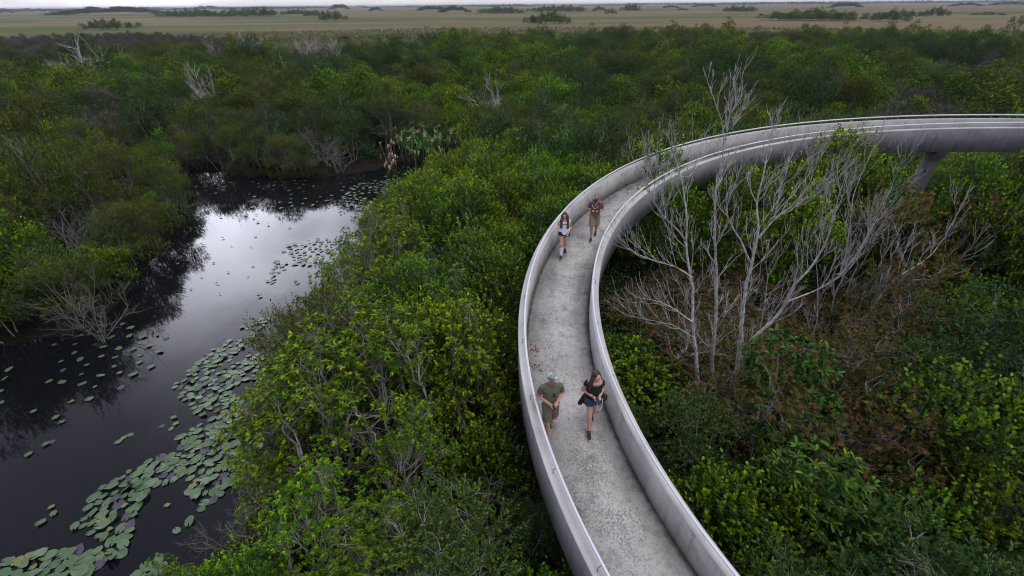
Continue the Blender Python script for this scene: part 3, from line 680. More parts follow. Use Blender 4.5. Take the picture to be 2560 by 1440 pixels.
# ------------------------------------------------------------------ the thicket beyond: one mass to the edge of the prairie
rf = np.random.default_rng(33); NF = 36000
fr = np.sqrt(rf.uniform((NEAR_MAX - 1) ** 2, 262 ** 2, NF)); fa = rf.uniform(R_(-57), R_(57), NF)
FP = np.stack([fr * np.sin(fa), fr * np.cos(fa), np.full(NF, 3.0)], 1); fuv = pix(FP + np.array([0, 0, 1.5]))
edge = np.interp(fuv[:, 0], [-400, 0, 500, 850, 1000, 1150, 1300, 1700, 2200, 2560, 3000], [122, 122, 117, 112, 96, 84, 80, 74, 80, 90, 90])
wv = np.sin(FP[:, 0] * .11) * 3 + np.sin(FP[:, 0] * .043 + 1) * 3
inside_t = fuv[:, 1] > edge + wv
greyz = (~inside_t) & (fuv[:, 0] < 980) & (fuv[:, 1] > np.interp(fuv[:, 0], [-400, 300, 560, 720, 1000], [66, 66, 76, 98, 104]))
cell = {}; pts, idx, scl, rot = [], [], [], []
FAR = [PROTO['cocoplum'][0][1], PROTO['cocoplum'][1][1], PROTO['olive'][0][1], PROTO['olive'][1][1], PROTO['olive'][2][1], PROTO['dark'][0][1], PROTO['dark'][1][1], PROTO['dark'][2][1], PROTO['willow'][0][1], DEAD[0][0], DEAD[1][0], DEAD[2][0], BRUSH[0][0], BRUSH[1][0]]
for (x, y, _), (u, v), a, gq in zip(FP, fuv, inside_t, greyz):
    if not (a or gq): continue
    dd = math.hypot(x, y); d0 = 1.85 if dd < 90 else 2.5
    key = (int(x // 3), int(y // 3))
    if any((px - x) ** 2 + (py - y) ** 2 < d0 * d0 for i in (-1, 0, 1) for j in (-1, 0, 1) for px, py in cell.get((key[0] + i, key[1] + j), ())): continue
    cell.setdefault(key, []).append((x, y))
    n1 = math.sin(x * .13 + 2) + math.sin(y * .17 + x * .05) + math.sin(x * .31 - y * .07) * .6 + rf.normal(0, .7)
    q = rf.random()
    if gq: k_ = rf.choice([12, 13]) if q < .86 else rf.choice([9, 10]) if q < .95 else rf.choice([2, 3]); s_ = rf.uniform(.55, .95)
    else:
        bz = math.sin(x * .09 + 1.3) * math.sin(y * .11 + .4); dead_p = (.10 + .45 * (bz > .35)) if u < 1000 else (.04 + .30 * (bz > .55))
        if u > 2230 and 130 < v < 290: dead_p = .6
        if q < dead_p: k_ = rf.choice([9, 10, 12, 13, 12]); s_ = rf.uniform(.8, 1.3)
        elif n1 > .6: k_ = rf.choice([0, 1, 8]); s_ = rf.uniform(.8, 1.5)
        elif n1 > -.7: k_ = rf.choice([2, 3, 4]); s_ = rf.uniform(.7, 1.4)
        else: k_ = rf.choice([5, 6, 7]); s_ = rf.uniform(.75, 1.45)
    pts.append((x, y, .1)); idx.append(k_); scl.append((s_, s_, s_ * rf.uniform(.85, 1.15))); rot.append((0, 0, rf.random() * 6.28))
print('far plants', len(pts))
def scatter(name, pts, idx, scl, rot, meshes, mats, label, cat):
    me = bpy.data.meshes.new(name); me.vertices.add(len(pts)); me.vertices.foreach_set('co', np.asarray(pts, np.float32).ravel())
    a = me.attributes.new('idx', 'INT', 'POINT'); a.data.foreach_set('value', np.asarray(idx, np.int32))
    a = me.attributes.new('scl', 'FLOAT_VECTOR', 'POINT'); a.data.foreach_set('vector', np.asarray(scl, np.float32).ravel())
    a = me.attributes.new('rot', 'FLOAT_VECTOR', 'POINT'); a.data.foreach_set('vector', np.asarray(rot, np.float32).ravel())
    o = bpy.data.objects.new(name, me); COL.objects.link(o)
    src = {}
    for q in bpy.data.objects:
        if q.type == 'MESH' and q.data in meshes and q.data not in src: src[q.data] = q
    tree = bpy.data.node_groups.new(name, 'GeometryNodeTree')
    tree.interface.new_socket('Geometry', in_out='INPUT', socket_type='NodeSocketGeometry'); tree.interface.new_socket('Geometry', in_out='OUTPUT', socket_type='NodeSocketGeometry')
    nn, ll = tree.nodes, tree.links; gi, go = nn.new('NodeGroupInput'), nn.new('NodeGroupOutput'); jn = nn.new('GeometryNodeJoinGeometry'); ll.new(jn.outputs[0], go.inputs[0])
    def named(nm, ty):
        q = nn.new('GeometryNodeInputNamedAttribute'); q.data_type = ty; q.inputs['Name'].default_value = nm; return q.outputs['Attribute']
    ai, as_, ar = named('idx', 'INT'), named('scl', 'FLOAT_VECTOR'), named('rot', 'FLOAT_VECTOR')
    for k, mm in enumerate(meshes):
        if k not in idx: continue
        oi = nn.new('GeometryNodeObjectInfo'); oi.inputs['Object'].default_value = src[mm]; oi.inputs['As Instance'].default_value = True
        cm = nn.new('FunctionNodeCompare'); cm.data_type = 'INT'; cm.operation = 'EQUAL'; ll.new(ai, cm.inputs[2]); cm.inputs[3].default_value = k
        ip = nn.new('GeometryNodeInstanceOnPoints'); ll.new(gi.outputs[0], ip.inputs['Points']); ll.new(cm.outputs[0], ip.inputs['Selection']); ll.new(oi.outputs['Geometry'], ip.inputs['Instance'])
        ll.new(ar, ip.inputs['Rotation']); ll.new(as_, ip.inputs['Scale']); ll.new(ip.outputs[0], jn.inputs[0])
    md = o.modifiers.new('scatter', 'NODES'); md.node_group = tree
    return tag(o, label, cat, kind='stuff')
scatter('far_thicket', pts, set(idx) and idx, scl, rot, FAR, None, 'wide green and grey swamp thicket stretching from the pond to the open prairie', 'thicket')

# sawgrass standing on the near part of the prairie
rg = np.random.default_rng(44); ng = 30000
gr_, ga = 110 * np.exp(rg.random(ng) * math.log(2.6)), rg.uniform(R_(-56), R_(56), ng); P = np.stack([gr_ * np.sin(ga), gr_ * np.cos(ga), np.full(ng, .1)], 1)
u_ = pix(P + np.array([0, 0, 2.0])); e_ = np.interp(u_[:, 0], [-400, 0, 500, 850, 1000, 1150, 1300, 1700, 2200, 2560, 3000], [122, 122, 117, 112, 96, 84, 80, 74, 80, 90, 90])
P = P[u_[:, 1] < e_ + 6]; ng = len(P); SG = Leaves()
def vn(P, sx, sy, seed):                # smooth value noise over the plain
    g = np.random.default_rng(seed).random((128, 128)); x, y = P[:, 0] / sx + 500, P[:, 1] / sy + 500; i, j = np.floor(x).astype(int), np.floor(y).astype(int); fx, fy = x - i, y - j; fx, fy = fx * fx * (3 - 2 * fx), fy * fy * (3 - 2 * fy)
    q = lambda a, b: g[a % 128, b % 128]
    return (q(i, j) * (1 - fx) + q(i + 1, j) * fx) * (1 - fy) + (q(i, j + 1) * (1 - fx) + q(i + 1, j + 1) * fx) * fy
def sstep(a, b, v): t = np.clip((v - a) / (b - a), 0, 1); return t * t * (3 - 2 * t)
nz = .6 * vn(P, 70, 34, 1) + .4 * vn(P, 22, 14, 2)
patchv = np.clip(sstep(.40, .62, nz) + rg.normal(0, .12, ng), 0, 1)
sc_ = np.maximum(1, np.hypot(P[:, 0], P[:, 1]) / 190)
pk0 = uz(650, 90, 0); pk1 = uz(1600, 62, 0)
dpk = np.minimum(np.hypot((P[:, 0] - pk0[0]) / 42, (P[:, 1] - pk0[1]) / 34), np.hypot((P[:, 0] - pk1[0]) / 70, (P[:, 1] - pk1[1]) / 40))
pk = sstep(1.15, .7, dpk + .5 * (vn(P, 20, 12, 3) - .5)) * rg.uniform(.55, 1, ng)
for j in range(3):
    a = rg.random(ng) * 3.14; d = np.stack([.25 * np.cos(a * 2), .25 * np.sin(a * 2), np.ones(ng)], 1)
    SG.add(P + rg.normal(0, .35, (ng, 3)) * np.array([1, 1, 0]), d, np.stack([np.cos(a), np.sin(a), np.zeros(ng)], 1), rg.uniform(.5, .95, ng), rg.uniform(.14, .30, ng), patchv, pk, fold=0, droop=0, widest=.7, r=rg)
tag(obj('sawgrass', SG.mesh('sawgrass'), MATS['sedge_leaf']), 'tan and olive sawgrass covering the open prairie', 'grass', kind='stuff')

# ------------------------------------------------------------------ tree islands out on the prairie
ISL = []
for s_ in (91, 92, 93, 94):
    r = np.random.default_rng(s_); S = Leaves(); nl = 26
    for i in range(nl):
        x = r.uniform(-1, 1); z0 = (1 - abs(x) ** 2.2) * r.uniform(.55, 1.0) * 1.15 + .15; c = np.array([x * .47, r.uniform(-.16, .16) * (1 - x * x), 0]); rx = r.uniform(.05, .11)
        k = 260; d = sphere_dirs(r, k, -.1); p = np.stack([c[0] + d[:, 0] * rx, c[1] + d[:, 1] * rx, np.maximum(.02, z0 * .55 + d[:, 2] * z0 * .45)], 1)
        dd = nrm(np.array([0, 0, 1.0]) + r.normal(0, .25, (k, 3))); fn = r.normal(0, 1, (k, 3)) * np.array([.5, 1, .4]); S.add(p - np.array([0, 0, .06]), dd, fn, r.uniform(.08, .17, k), r.uniform(.012, .022, k), np.clip(r.normal(.25, .2, k), 0, 1), r=r, droop=0)
    V = np.concatenate(S.V); V[:, 2] = np.maximum(V[:, 2], 0)
    me = S.mesh('tree_island'); me.materials.append(MATS['olive_leaf']); ISL.append(me)
isl = [(84, 156, 29, 23, 0), (164, 410, 37, 20, 1), (406, 560, 43, 24, 1), (540, 707, 42, 22, 1), (215, 340, 74, 49, 1), (797, 867, 53, 29, 1), (758, 820, 41, 27, 0), (709, 773, 37, 24, 0), (824, 875, 25, 12, 0), (924, 957, 28, 19, 0),
       (1041, 1118, 28, 16, 0), (1100, 1174, 31, 17, 0), (1192, 1315, 34, 18, 1), (1315, 1473, 30, 14, 1), (1304, 1429, 60, 32, 1), (1482, 1515, 28, 18, 0), (1508, 1543, 36, 23, 1), (1550, 1603, 28, 12, 0), (1656, 1698, 21, 14, 0), (1690, 1722, 27, 20, 0),
       (1900, 2160, 52, 25, 1), (2165, 2270, 54, 28, 1), (2190, 2300, 42, 27, 0), (1805, 1890, 30, 15, 0), (2075, 2150, 20, 8, 0), (2300, 2370, 42, 20, 1), (2526, 2600, 62, 40, 1), (2430, 2510, 38, 31, 0), (1730, 1790, 18, 10, 0), (2380, 2450, 16, 8, 0), (2480, 2570, 14, 6, 0), (0, 30, 33, 26, 0), (620, 680, 25, 17, 0), (480, 560, 24, 16, 0), (330, 400, 25, 18, 0)]
ISL_LAB = {4: 'nearest bushy tree island at the prairie edge above the pale grey brush', 5: 'steep rounded tree island standing alone, first of a short chain', 14: 'tree island with grey bare tips in open grass above the middle of the thicket', 20: 'longest dark tree island above the right end of the ramp', 1: 'long low tree island close under the skyline with pale grey flank', 2: 'long dark green tree belt, western half', 3: 'long dark green tree belt, eastern half', 26: 'tree island cut by the picture edge above the right end of the ramp', 16: 'small round dark tree clump between two larger islands', 25: 'small domed tree island beyond the longest one', 21: 'low tree island trailing right of the longest one', 12: 'flat tree island left of the middle belt on the prairie', 13: 'wide thin tree belt close under the middle of the skyline'}
rgi = np.random.default_rng(55)
for i, (x0, x1, yb, yt, big) in enumerate(isl):
    xc = (x0 + x1) / 2; hz = 11.2 - (xc - 1280) * .0087; b0 = uz(xc, max(yb, hz + 2.5), 0.1)
    dep = b0[1] * cp + (CAMZ - b0[2]) * sp; w = (x1 - x0) / F_PX * dep; d = ray(xc, yt); t = b0[1] / d[1]; h = max(2.0, CAMZ + d[2] * t)
    if b0[1] < 900:
        o = empty('tree_island', tuple(b0), -math.atan2(b0[0], b0[1])); dp = min(.45 * w, 26); nt = int(np.clip(w * dp / 16, 7, 46))
        for j in range(nt):
            q = math.sqrt((j + .5) / nt); a = j * 2.399; px_, py_ = .47 * w * q * math.cos(a) * rgi.uniform(.9, 1.1), .5 * dp * q * math.sin(a)
            kk = ['dark', 'olive', 'dark', 'cocoplum'][int(rgi.integers(4))]; t_, c_i, rx_, h_ = PROTO[kk][int(rgi.integers(3))]
            hh = h * (1.1 - .55 * q ** 2) * rgi.uniform(.7, 1.15); ws = max(.8, w / (2.2 * rx_ * max(3, math.sqrt(nt) * 1.6))) * rgi.uniform(.85, 1.3)
            c_o = obj('tree', c_i, None, o, (px_, py_, 0)); c_o.scale = (ws, ws, hh / h_); c_o.rotation_euler = (0, 0, rgi.random() * 6)
        tag(o, ISL_LAB.get(i, 'small hazy tree island near the skyline'), 'tree island', 'tree islands on the prairie' if i in ISL_LAB else 'small tree islands near the skyline'); continue
    o = obj('tree_island', ISL[i % 4], None, None, tuple(b0)); o.scale = (w, min(w, 60) * .9, max(h, 2.2)); o.rotation_euler = (0, 0, (0, math.pi)[i % 2] - math.atan2(b0[0], b0[1]))
    tag(o, ISL_LAB.get(i, 'small hazy tree island near the skyline'), 'tree island', 'tree islands on the prairie' if i in ISL_LAB else 'small tree islands near the skyline')
ri = np.random.default_rng(3); SK = Leaves()
for i in range(260):
    dd = ri.uniform(2500, 9000); a = ri.uniform(R_(-56), R_(56)); w = ri.uniform(40, 380); h = ri.uniform(4, 11); k = 60
    x = ri.uniform(-.5, .5, k); p = np.stack([dd * math.sin(a) + x * w * math.cos(a), dd * math.cos(a) - x * w * math.sin(a), h * .45 * np.sqrt(np.maximum(.05, 1 - 4 * x * x)) * ri.uniform(.5, 1.2, k)], 1)
    SK.add(p - np.array([0, 0, 1]), np.tile(UPV, (k, 1)), np.stack([np.full(k, math.sin(a)), np.full(k, math.cos(a)), np.zeros(k)], 1) + ri.normal(0, .3, (k, 3)), h * ri.uniform(.5, 1, k), w * .09, ri.random(k) * .4, fold=0, droop=0, r=ri)
tag(obj('far_tree_line', SK.mesh('far_tree_line'), MATS['dark_leaf']), 'thin broken line of far trees along the skyline', 'trees', kind='stuff')

# ------------------------------------------------------------------ the big bare tree inside the loop
rb_ = np.random.default_rng(17)
bt = tag(empty('bare_tree', (6.0, 9.9, 0)), 'tall leafless white-barked tree with many stems beside the ramp', 'tree'); BT0 = np.array([6.0, 9.9, 0])
def stem3(px, Y, lean=0.0):
    """stem through the given photo positions; it leans back by `lean` metres per metre of height above its foot"""
    out = []
    for u, v in px:
        y = Y
        for _ in range(6): p = uy(u, v, y); y = Y + lean * max(0, p[2] - 1.0)
        out.append(p)
    return np.array(out)
def resample(p, step=.22):
    d = np.concatenate([[0], np.cumsum(np.linalg.norm(np.diff(p, axis=0), axis=1))]); k = max(4, int(d[-1] / step)); t = np.linspace(0, d[-1], k)
    q = np.stack([np.interp(t, d, p[:, i]) for i in range(3)], 1)
    q[1:-1] = .25 * q[:-2] + .5 * q[1:-1] + .25 * q[2:]
    n_ = np.cumsum(rb_.normal(0, .012, q.shape), 0); n_ -= np.linspace(0, 1, k)[:, None] * n_[-1]; n_[0] = 0
    return q + n_
def sprout(T, p, d, L, rad, lv, r, upw=.16):
    k = 6; pts = [np.array(p)]; dd = np.array(d)
    for i in range(k): dd = nrm(dd + r.normal(0, .09, 3) + UPV * upw); pts.append(pts[-1] + dd * L / k)
    pts = np.array(pts); T.add(pts, np.linspace(rad, max(rad * .35, .0035), k + 1), 4)
    if lv > 0:
        for i in range(int(1 + lv + r.integers(0, 2))):
            q = r.integers(1, k); side = nrm(np.cross(dd, r.normal(0, 1, 3))); sprout(T, pts[q], nrm(nrm(pts[q + 1] - pts[q]) * .9 + side * .5), L * r.uniform(.4, .75), rad * .6, lv - 1, r, upw)
def stem(px, Y, r0, r1, lean=0.0, twigs=10, tl=(.5, 1.3), from_=.25, lv=1, foot=None, thin=1.0):
    p = stem3(px, Y, lean)
    if foot is not None: p = np.concatenate([[np.array(foot)], p])
    q = resample(p); k = len(q); T = Tubes(); rad = r0 + (r1 - r0) * np.linspace(0, 1, k) ** .8; rad = rad * (.82 if r0 > .05 else .62) * thin; T.add(q - BT0, rad, 7 if r0 > .05 else 5)
    o = obj('trunk' if r0 > .05 else 'branch', T.mesh('trunk'), MATS['dead_wood'], bt)
    B = Tubes()
    twigs = int(twigs * 1.5 * (thin if thin < 1 else 1)); tl = (tl[0] * 1.1, tl[1] * 1.15)
    for i in range(twigs):
        a = int(k * (from_ + (1 - from_) * ((i + rb_.random()) / twigs))); a = min(max(1, a), k - 2); tg = nrm(q[a + 1] - q[a - 1]); side = nrm(np.cross(tg, rb_.normal(0, 1, 3)))
        sprout(B, q[a] - BT0, nrm(tg * .85 + side * .6), rb_.uniform(*tl) * (1 - .35 * a / k), min(rad[a] * .6, .011), lv, rb_)
    sprout(B, q[-1] - BT0, nrm(q[-1] - q[-3]), rb_.uniform(*tl) * .45, r1 * .8, lv, rb_)
    tag(obj('branches', B.mesh('branches'), MATS['dead_wood'], o), kind='stuff')
stem([(1744, 982), (1742, 871), (1733, 809), (1733, 707), (1718, 640), (1712, 598), (1716, 551), (1708, 489), (1700, 442), (1684, 404), (1682, 360)], 9.9, .088, .010, .0, 14, foot=(5.65, 9.9, -.2), lv=2)
stem([(1712, 598), (1689, 575), (1660, 545), (1638, 520), (1622, 473), (1612, 430)], 9.9, .045, .008, .0, 9, lv=2)
stem([(1730, 693), (1690, 668), (1653, 655), (1600, 640), (1555, 612)], 9.85, .034, .007, -.05, 9)
stem([(1733, 806), (1690, 770), (1640, 750), (1600, 745)], 9.8, .028, .006, -.1, 8)
stem([(1735, 845), (1680, 812), (1610, 800), (1560, 785)], 9.8, .026, .006, -.1, 8)
stem([(1700, 442), (1719, 457), (1739, 421), (1745, 385)], 9.9, .02, .006, .0, 4)
stem([(1778, 1004), (1782, 880), (1791, 809), (1795, 707), (1795, 640), (1793, 590), (1792, 532), (1794, 473), (1804, 395), (1810, 364), (1806, 317), (1796, 285), (1786, 250)], 10.1, .092, .009, .02, 15, foot=(5.95, 10.1, -.2), lv=2)
stem([(1810, 364), (1818, 325), (1827, 280), (1831, 245)], 10.28, .032, .006, .0, 6, (.3, .6))
stem([(1806, 317), (1835, 305), (1852, 280), (1862, 255)], 10.3, .022, .006, .0, 5, (.25, .5))
stem([(1818, 1004), (1849, 929), (1858, 862), (1867, 773), (1875, 707), (1889, 662), (1898, 595), (1900, 575), (1894, 524), (1905, 450), (1915, 376), (1935, 310)], 10.0, .115, .009, .03, 14, foot=(6.25, 10.0, -.2), lv=2)
stem([(1898, 595), (1935, 544), (1982, 512), (2021, 458), (2045, 400)], 10.2, .045, .008, .06, 10, lv=2)
stem([(1875, 655), (1850, 600), (1822, 560), (1815, 520), (1835, 470), (1850, 420)], 10.1, .05, .008, .0, 9)
stem([(1935, 544), (1951, 462), (1975, 410), (1990, 350)], 10.5, .03, .007, .0, 7)
stem([(1852, 915), (1867, 871), (1889, 835), (1929, 804), (1964, 755), (1978, 715), (2044, 649), (2071, 595), (2090, 520), (2110, 450)], 10.0, .085, .009, .10, 14, lv=2)
stem([(1964, 755), (2035, 729), (2100, 684), (2150, 620), (2190, 540)], 10.4, .045, .008, .14, 10, lv=2)
stem([(1900, 820), (1915, 760), (1920, 680), (1908, 640)], 10.2, .03, .008, .0, 6)
stem([(2075, 800), (2081, 752), (2105, 683), (2112, 634), (2126, 568), (2129, 527), (2118, 470)], 13.6, .075, .010, .02, 12, (.6, 1.5), foot=(11.6, 13.4, -.2), lv=2, thin=.68)
stem([(2129, 527), (2140, 475), (2155, 440), (2180, 380), (2200, 330)], 13.7, .035, .008, .0, 9, (.5, 1.2), thin=.68)
stem([(2110, 860), (2136, 818), (2188, 766), (2227, 704), (2268, 680), (2331, 641), (2383, 565), (2400, 520)], 12.6, .075, .009, .06, 14, (.6, 1.5), foot=(11.2, 12.3, -.2), lv=2, thin=.68)
stem([(2227, 704), (2300, 702), (2360, 682), (2410, 640), (2450, 590)], 12.7, .032, .007, .02, 9, thin=.68)
stem([(2150, 800), (2240, 800), (2320, 792), (2380, 772), (2397, 735)], 12.4, .028, .007, .0, 8, thin=.68)
stem([(2105, 683), (2165, 600), (2205, 520), (2235, 450), (2262, 390)], 13.6, .045, .008, .0, 11, (.5, 1.2), lv=2, thin=.68)
stem([(2040, 820), (2046, 720), (2040, 640), (2052, 560), (2060, 500)], 12.2, .05, .008, .0, 10, foot=(9.6, 12.0, -.2), lv=2, thin=.68)
# dead leaf cluster caught on a twig
# ------------------------------------------------------------------ bleached snags in the thicket
snags = [(525, 305, 200, 1.2, 'bleached forked dead tree standing over the pond on the far bank'), (500, 260, 200, 1.0, 'second bleached dead tree close behind the forked one'), (250, 215, 130, 1.5, 'spreading bleached dead tree in the thicket, furthest from the ramp'), (190, 215, 165, 1.3, 'low bleached dead tree beside the spreading one'),
         (610, 145, 100, 1.5, 'white bare tree at the thicket edge, first of the row'), (640, 150, 110, 1.5, 'white bare tree at the thicket edge, second of the row'), (545, 150, 115, 1.5, 'pale bare tree half sunk in the thicket edge'), (790, 140, 105, 1.5, 'white bare brush tree below the pinkish grass'), (830, 135, 105, 1.5, 'white bare brush tree beside the thicket corner'), (760, 150, 110, 1.4, 'thin white bare tree left of the brush trees'),
         (1235, 318, 232, 1.6, 'round bare grey bush tree behind the bright shrubs'), (845, 190, 140, 1.4, 'pale leaning dead tree above the far bank'), (735, 215, 160, 1.3, 'small pale dead tree in the middle of the thicket'), (1075, 140, 80, 1.2, 'flat-topped pale dead tree on the thicket edge'), (1350, 215, 170, 1.2, 'small pale dead tree deep in the green thicket'), (15, 300, 215, 1.4, 'pale dead tree at the picture edge over the dark clump'),
         (1720, 150, 110, 1.2, 'slim pale dead tree far behind the ramp'), (2440, 135, 98, 1.2, 'pale leaning dead tree above the far end of the ramp')]
for i, (u, v0, v1, zb, lab) in enumerate(snags):
    b0 = uz(u, v0, zb); d = ray(u, v1); top = CAMZ + d[2] * (b0[1] / d[1]); hh = top - 0.1
    o = bare('dead_tree', FARSNAG if v0 < 230 else SNAG, b0[0], b0[1], 1.0, i * 1.3, lab, None, var=(i if i != 10 else 1)); me_h = 4.4; s = max(.5, hh / me_h); o.scale = (s * .9, s * .9, s * 1.12)
# bare roots and fallen limbs along the waterline
for i, (u, v, s, lab) in enumerate([(455, 425, 1.05, 'grey tangle of bare limbs reaching over the pond corner'), (700, 428, .95, 'grey tangle of bare limbs at the middle of the far bank'), (605, 424, .8, 'small grey tangle of bare limbs between the two larger ones'), (560, 410, .8, 'bare grey limbs low on the far bank beside the pond corner'), (760, 425, .9, 'bare grey limbs hanging over the reeds on the far bank'),
                                    (1090, 385, .8, 'grey bare stems under the paddle-leaved plants'), (205, 800, .9, 'dry grey brush lying on the bank of the dark clump'), (270, 560, 1.0, 'dry grey brush hanging in the side of the dark clump'), (1180, 1390, .95, 'dense dry grey brush in the bottom gap beside the ramp'), (1110, 1370, .8, 'pale dry twigs spilling from the shrubs left of the ramp'), (900, 980, .9, 'pale bare twigs showing between the willow shrubs'), (1000, 1150, 1.0, 'pale bare crooked limbs low among the willow shrubs'), (1120, 880, .9, 'pale bare twigs showing beside the single thin tree'), (420, 250, 1.3, 'hazy grey leafless bush on the slope behind the clump'), (140, 290, 1.4, 'hazy grey leafless bush in the thicket behind the clump')]):
    b0 = uz(u, v, .4 if v < 500 else 1.2); bare('dead_shrub', DEAD, b0[0], b0[1] + .3, s, i * 2.1, lab, None, var=i)

# ------------------------------------------------------------------ paddle-leaved plants at the head of the pond
def paddle(r, L, W, dry=False):
    k = 9; t = np.linspace(0, 1, k); wv = W * np.sin(np.pi * np.clip(t, .02, .985)) ** .75 * (1 - .25 * t); V = []
    curl = .9 if dry else .35
    for a, w in zip(t, wv):
        y, z = L * (math.sin(a * curl) / curl), L * a * math.cos(a * curl * .6) if not dry else L * (a * .5 - a * a * .9)
        V += [(-w / 2, y * .35, z + .16 * w), (0, y * .35, z), (w / 2, y * .35, z + .16 * w)]
    F = []
    for i in range(k - 1): F += [(i * 3, i * 3 + 1, i * 3 + 4, i * 3 + 3), (i * 3 + 1, i * 3 + 2, i * 3 + 5, i * 3 + 4)]
    A = np.tile([[r.uniform(.1, .9), r.uniform(.3, 1), 1.0 if dry else 0.0]], (len(V), 1))
    return mesh('leaf', V, [F], attr=A, smooth=True)
rpd = np.random.default_rng(8)
PAD_L = [paddle(rpd, .72, .36), paddle(rpd, .66, .30), paddle(rpd, .80, .34)]; PAD_D = [paddle(rpd, .6, .16, True), paddle(rpd, .5, .13, True)]
for me in PAD_L + PAD_D: me.materials.append(MATS['reed_leaf'])
fl_spots = [(990, 345), (1012, 330), (1030, 352), (1046, 338), (1062, 352), (1078, 336), (1094, 348), (1112, 338), (1130, 345), (1020, 372), (1052, 374), (1084, 368), (1000, 356), (1022, 348), (1040, 362), (1068, 342), (1100, 360), (1120, 356), (1060, 364), (1005, 366), (1072, 378), (1036, 380), (1142, 352), (985, 400), (975, 388), (968, 398)]
for i, (u, v) in enumerate(fl_spots):
    b0 = uz(u, v, 1.3); b0[2] = .05; dryp = i >= 23
    e = empty('fire_flag_plant', tuple(b0), rpd.random() * 6)
    tag(e, 'brown withered paddle-leaved plant at the water edge' if dryp else 'tall paddle-leaved water plant with tan seed heads at the pond head', 'plant', 'withered paddle-leaved plants' if dryp else 'paddle-leaved plants at the pond head')
    S = Tubes()
    for j in range(9):
        a = j * 2.4 + rpd.uniform(-.4, .4); q = rpd.uniform(.1, .42); hh = rpd.uniform(.8, 1.65); dry = dryp or rpd.random() < .16
        tp = np.array([q * math.cos(a), q * math.sin(a), hh]); S.add(wiggle(rpd, (q * .3 * math.cos(a), q * .3 * math.sin(a), -.1), tp, 4, .05), [.014, .012, .010, .008], 4)
        o = obj('leaf', (PAD_D if dry else PAD_L)[rpd.integers(2 if dry else 3)], None, e, tuple(tp)); o.rotation_euler = (rpd.normal(0, .12), rpd.normal(0, .12), a - math.pi / 2); o.scale = (1.0, 1.0, rpd.uniform(.85, 1.15))
    st = S.mesh('stalks'); st.materials.append(MATS['willow_leaf']); obj('stalks', st, None, e)
    H_ = Tubes()
    for j in range(1 + i % 2):
        a = rpd.random() * 6.28; p = wiggle(rpd, (0, 0, 0), (.35 * math.cos(a), .35 * math.sin(a), rpd.uniform(2.0, 2.5)), 6, .05); H_.add(p, np.linspace(.012, .006, 6), 4)
        for m_ in range(6): H_.add(wiggle(rpd, p[-1] - np.array([0, 0, .03 * m_]), p[-1] + np.array([rpd.normal(.1, .14), rpd.normal(0, .14), rpd.uniform(-.22, .16)]), 3, .1), [.006, .024, .010], 4)
    sh = H_.mesh('seed_head'); sh.materials.append(MATS.get('seed') or plain('seed', (0.46, 0.37, 0.28), .9, jitter=.3)); MATS['seed'] = sh.materials[0]; obj('seed_head', sh, None, e)

# ------------------------------------------------------------------ lily pads
plain('pad_green', (0.066, 0.118, 0.052), rough=.38, spec=.5, jitter=.22, scale=7)
plain('pad_pale', (0.092, 0.146, 0.068), rough=.40, spec=.5, jitter=.25, scale=9)
plain('pad_yellow', (0.150, 0.165, 0.055), rough=.5, spec=.4, jitter=.45, scale=12)
plain('pad_purple', (0.060, 0.052, 0.070), rough=.5, spec=.4, jitter=.2, scale=8)
rl = np.random.default_rng(12)
def pad_mesh(r, ragged=0.0):
    k = 15; an = np.linspace(R_(12), R_(348), k); V = [(0.0, -.03, .006)]
    for ring, hz in ((.6, .012), (1.0, .0)):
        for i, a in enumerate(an):
            q = ring * (1 + .05 * math.sin(a * 3 + r.random() * 6)) * (1 - (ragged * r.random() if ring == 1 else 0))
            ex = 1.0 - .12 * abs(math.cos(a / 2)) ** 8
            V.append((q * .118 * math.sin(a) * ex, -q * .160 * math.cos(a), hz + (r.uniform(0, .03) if ring == 1 else .006 * abs(math.sin(a)))))
    F3 = [(0, i + 1, i + 2) for i in range(k - 1)]; F4 = [(i + 1, i + 1 + k, i + 2 + k, i + 2) for i in range(k - 1)]
    me = mesh('lily_pad', V, [F3, F4], smooth=True)
    bm = bmesh.new(); bm.from_mesh(me); bmesh.ops.recalc_face_normals(bm, faces=bm.faces)
    if sum(f.normal.z for f in bm.faces) < 0: bmesh.ops.reverse_faces(bm, faces=bm.faces)
    bm.to_mesh(me); bm.free(); return me
PADM = {}
for mt in ('pad_green', 'pad_pale', 'pad_yellow', 'pad_purple'):
    PADM[mt] = [pad_mesh(rl, .5 if mt == 'pad_yellow' else .06) for _ in range(3)]
    for me in PADM[mt]: me.materials.append(MATS[mt])
